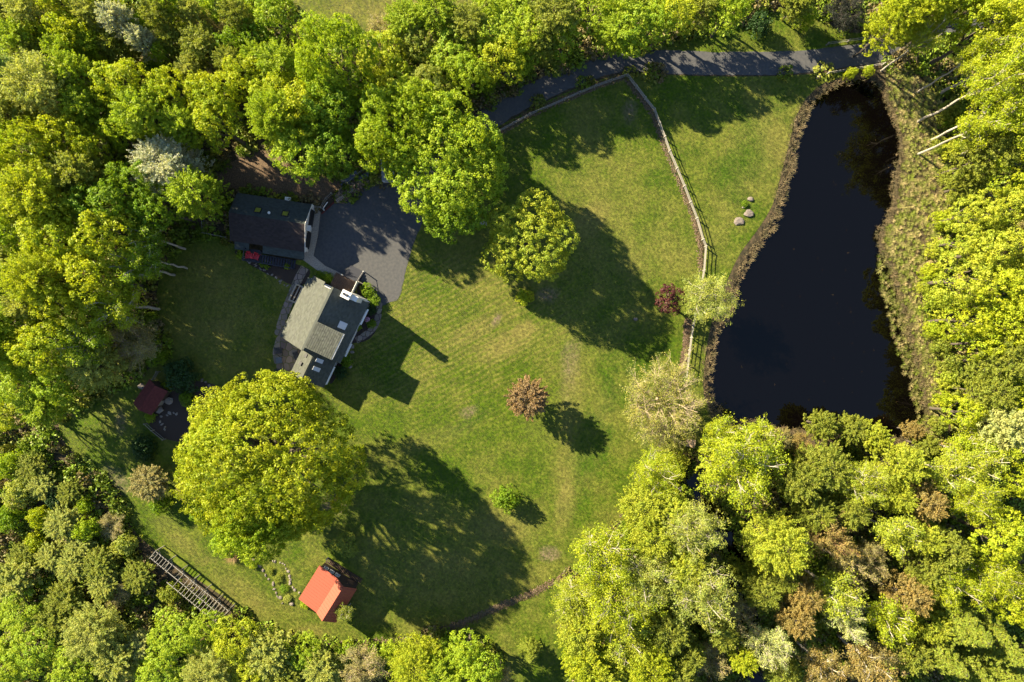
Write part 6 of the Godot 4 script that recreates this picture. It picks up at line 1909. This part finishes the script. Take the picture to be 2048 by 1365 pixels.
# ---------------------------------------------------------------- grass, reeds, undergrowth, litter
func scatter(called: String, label: String, m: Mesh, material: Material, places: Array, colors: Array) -> void:
	var mm := MultiMesh.new()
	mm.transform_format = MultiMesh.TRANSFORM_3D
	mm.use_colors = true
	mm.mesh = m
	mm.instance_count = places.size()
	for i in places.size():
		mm.set_instance_transform(i, places[i])
		mm.set_instance_color(i, colors[i])
	var o := MultiMeshInstance3D.new()
	o.multimesh = mm
	o.material_override = material
	o.name = numbered(called)
	add_child(o, true)
	tag(o, label, called.replace("_", " "), "", "stuff")

func blades(count: int, long: float, lean: float, width: float, spread: float) -> ArrayMesh:
	leaf_start()
	for k in count:
		var a := TAU * k / count + rf()
		var l := long * (0.6 + 0.5 * rf())
		var out := Vector3(cos(a), 0, sin(a))
		var base := out * spread * rf()
		var side := Vector3(-out.z, 0, out.x) * width
		var mid := base + out * l * lean * 0.4 + Vector3(0, l * 0.6, 0)
		var tip := base + out * l * lean + Vector3(0, l * (0.9 - 0.35 * lean), 0)
		var n0 := LV.size()
		LV.append(base - side); LV.append(mid - side * 0.8); LV.append(mid + side * 0.8); LV.append(base + side); LV.append(tip)
		var f := 0.7 + 0.3 * rf()
		for i in 5:
			LN.append((Vector3.UP - out * 0.4).normalized())
			LC.append(Color(f, f, f))
		for q in [0, 1, 2, 0, 2, 3, 1, 4, 2]: LI.append(n0 + q)
	return leaf_mesh()

func spun(p: Vector2, y: float, s: float, sy: float) -> Transform3D:
	return Transform3D(Basis(Vector3.UP, rf() * TAU).scaled(Vector3(s, sy, s)), Vector3(p.x, y, p.y))

func make_stuff() -> void:
	var shore: PackedVector2Array = Geometry2D.offset_polygon(smooth(pv(POND)), 1.7)[0]
	var lawns := []
	for p in LAWNS: lawns.append(smooth(pv(p)))
	var hard := [smooth(pv(ROAD), true, 3), pv(COURT), pv(WALK), smooth(pv(PATIO))]
	for p in FOOTPRINTS: hard.append(pv(p))
	for b in BEDS: hard.append(smooth(pv(b[0]), true, 3))
	var pond := smooth(pv(POND))
	var marsh := smooth(pv(MARSH))
	var places := []
	var colors := []
	# lawn grass
	for k in 420000:
		var p := Vector2(rng.randf_range(-64.0, 52.0), rng.randf_range(-49.0, 50.0))
		if not inside(lawns, p) or inside(hard, p) or Geometry2D.is_point_in_polygon(p, pond):
			continue
		var px := clampi(int((p.x - LX) / LP), 0, LW - 1)
		var pz := clampi(int((p.y - LZ) / LP), 0, LH - 1)
		var c := lawn_image.get_pixel(px, pz).srgb_to_linear()
		var f := 0.95 + 0.2 * rf()
		colors.append(Color(c.r * f * (0.93 + 0.14 * rf()), c.g * f, c.b * f))
		places.append(spun(p, 0.01, 0.8 + 0.6 * rf(), 0.4 + 0.45 * rf()))
	scatter("grass", "short mown grass of the lawn", blades(7, 0.13, 0.75, 0.012, 0.09), M.grass, places, colors)
	# marsh tussocks
	places = []
	colors = []
	for j in 140:
		for i in 57:
			var p := Vector2(44.0 + (i + rng.randf_range(-0.6, 0.6)) * 0.4, -40.0 + (j + rng.randf_range(-0.6, 0.6)) * 0.41)
			if not Geometry2D.is_point_in_polygon(p, marsh):
				continue
			var wet := Geometry2D.is_point_in_polygon(p, pond)
			if rf() < (0.3 if wet else 0.15) + lawn_noise[2].get_noise_2d(p.x, p.y) * 0.5: continue
			var c := Color(0.19, 0.25, 0.025).lerp(Color(0.5, 0.4, 0.19), pow(rf(), 1.5))
			colors.append(c * ((0.35 if wet else 0.6) + 0.5 * rf()))
			places.append(spun(p, WATER_Y - 0.05 if wet else 0.0, 0.7 + 0.9 * rf() * rf(), 0.6 + 0.6 * rf()))
	scatter("marsh_grass", "tufts of green and straw marsh grass on the right bank", blades(26, 0.55, 0.8, 0.026, 0.12), M.reed, places, colors)
	# reeds at the waterline
	places = []
	colors = []
	for k in pond.size():
		var a := pond[k]
		var b := pond[(k + 1) % pond.size()]
		var thick := 0.35 + 0.65 * clampf(0.5 + lawn_noise[1].get_noise_2d(a.x * 1.5, a.y * 1.5), 0.0, 1.0)
		for q in int(a.distance_to(b) * 20.0 * thick):
			var p := a.lerp(b, rf()) + (b - a).normalized().orthogonal() * rng.randf_range(-0.75, 0.6) * (0.5 + thick)
			if p.y < -36.0 and rf() < 0.6: continue
			colors.append(Color(0.27, 0.2, 0.11).lerp(Color(0.09, 0.085, 0.035), rf()) * (0.6 + 0.6 * rf()))
			places.append(spun(p, WATER_Y, 0.6 + 0.6 * rf(), 0.6 + 0.7 * rf()))
	scatter("reeds", "dry brown reeds along the edge of the pond", blades(9, 0.7, 0.7, 0.02, 0.12), M.reed, places, colors)
	# undergrowth of the woods
	var kinds_of := [[Color(0.17, 0.23, 0.018), "green leafy undergrowth between the trees"], [Color(0.22, 0.225, 0.034), "olive undergrowth between the trees"], [Color(0.2, 0.15, 0.08), "brown brambles between the trees"]]
	leaf_start()
	for k in 34:
		var d := (rv() + Vector3.UP * 0.4).normalized()
		tuft(Vector3(d.x * 0.6, 0.1 + absf(d.y) * 0.7 * rf(), d.z * 0.6), d, 0.28, 6, 0.12, rf(), 0.8)
	var low := leaf_mesh()
	var spots := []
	var tints := []
	for k in 3:
		spots.append([])
		tints.append([])
	for k in 14500:
		var p := Vector2(rng.randf_range(-76.0, 78.0), rng.randf_range(-54.0, 56.0))
		if inside(lawns, p) or inside(hard, p) or Geometry2D.is_point_in_polygon(p, shore) or Geometry2D.is_point_in_polygon(p, marsh) or inside([smooth(pv(CLEARING)), smooth(pv(STREAM))], p):
			continue
		var which := 0 if rf() < 0.5 else 1 if rf() < 0.55 else 2
		spots[which].append(spun(p, 0.0, 0.8 + 1.3 * rf(), 0.8 + 2.0 * rf() * rf()))
		var f := 0.6 + 0.7 * rf()
		tints[which].append(kinds_of[which][0] * f)
	for k in 3:
		scatter("undergrowth", kinds_of[k][1], low, M.grass, spots[k], tints[k])
	# fallen leaves
	leaf_start()
	for k in 5:
		leaf(rv() * Vector3(0.3, 0.02, 0.3) + Vector3(0, 0.04, 0), (Vector3.UP * 1.6 + rv()).normalized(), 0.1, 0.06, Color(0.8 + 0.2 * rf(), 0.8, 0.75))
	var lm := leaf_mesh()
	places = []
	colors = []
	var clear := smooth(pv(CLEARING))
	for k in 26000:
		var p: Vector2
		if k % 2 == 0:
			p = Vector2(rng.randf_range(-45.0, -22.0), rng.randf_range(-29.0, -14.0))
			if not Geometry2D.is_point_in_polygon(p, clear): continue
		else:
			var strip: Array = LITTER[(k / 2) % LITTER.size()]
			var line := pv(strip[1])
			var q := rng.randi_range(0, line.size() - 2)
			p = line[q].lerp(line[q + 1], rf()) + Vector2(rv().x, rv().z) * strip[0] * 0.6
			if rf() < 0.72: continue
		if inside(hard, p): continue
		places.append(spun(p, 0.02, 0.7 + 0.8 * rf(), 1.0))
		colors.append(Color(0.16, 0.118, 0.075).lerp(Color(0.08, 0.06, 0.042), rf()))
	scatter("leaf_litter", "fallen brown leaves under fences and behind the garage", lm, M.reed, places, colors)
	places = []
	colors = []
	var k2 := 0
	while k2 < 60:
		var p := Vector2(rng.randf_range(27.0, 58.0), rng.randf_range(-37.0, 13.0))
		if not Geometry2D.is_point_in_polygon(p, pond): continue
		k2 += 1
		if k2 % 4: p = p.lerp(Geometry2D.get_closest_point_to_segment(p, pond[k2 % pond.size()], pond[(k2 + 1) % pond.size()]), 0.35)
		places.append(spun(p, WATER_Y - 0.025, 0.12 + 0.25 * rf() * rf(), 1.0))
		colors.append(Color(0.3, 0.22, 0.12) * (0.5 + 0.7 * rf()))
	scatter("floating_leaves", "scattered leaves floating on the dark pond", lm, M.reed, places, colors)
	for q in LOGS:
		var s := Shape.new()
		var a := Vector3(q[0], 0.25, q[1])
		var e := Vector3(q[2], q[4], q[3])
		var line := wood_limb(s, Vector3.ZERO, e - a, q[5], q[5] * 0.45, 6, 0.015, 7)
		for k in 5:
			wood_limb(s, line[3 + k % 3], line[3 + k % 3] + (rv() + Vector3.UP * 0.4).normalized() * (0.6 + rf()), q[5] * 0.35, 0.02, 2, 0.05, 4)
		var o := obj("fallen_trunk", s, M.bark_pale)
		o.position = a
		tag(o, q[6], "log", "fallen trunks in the wet wood")
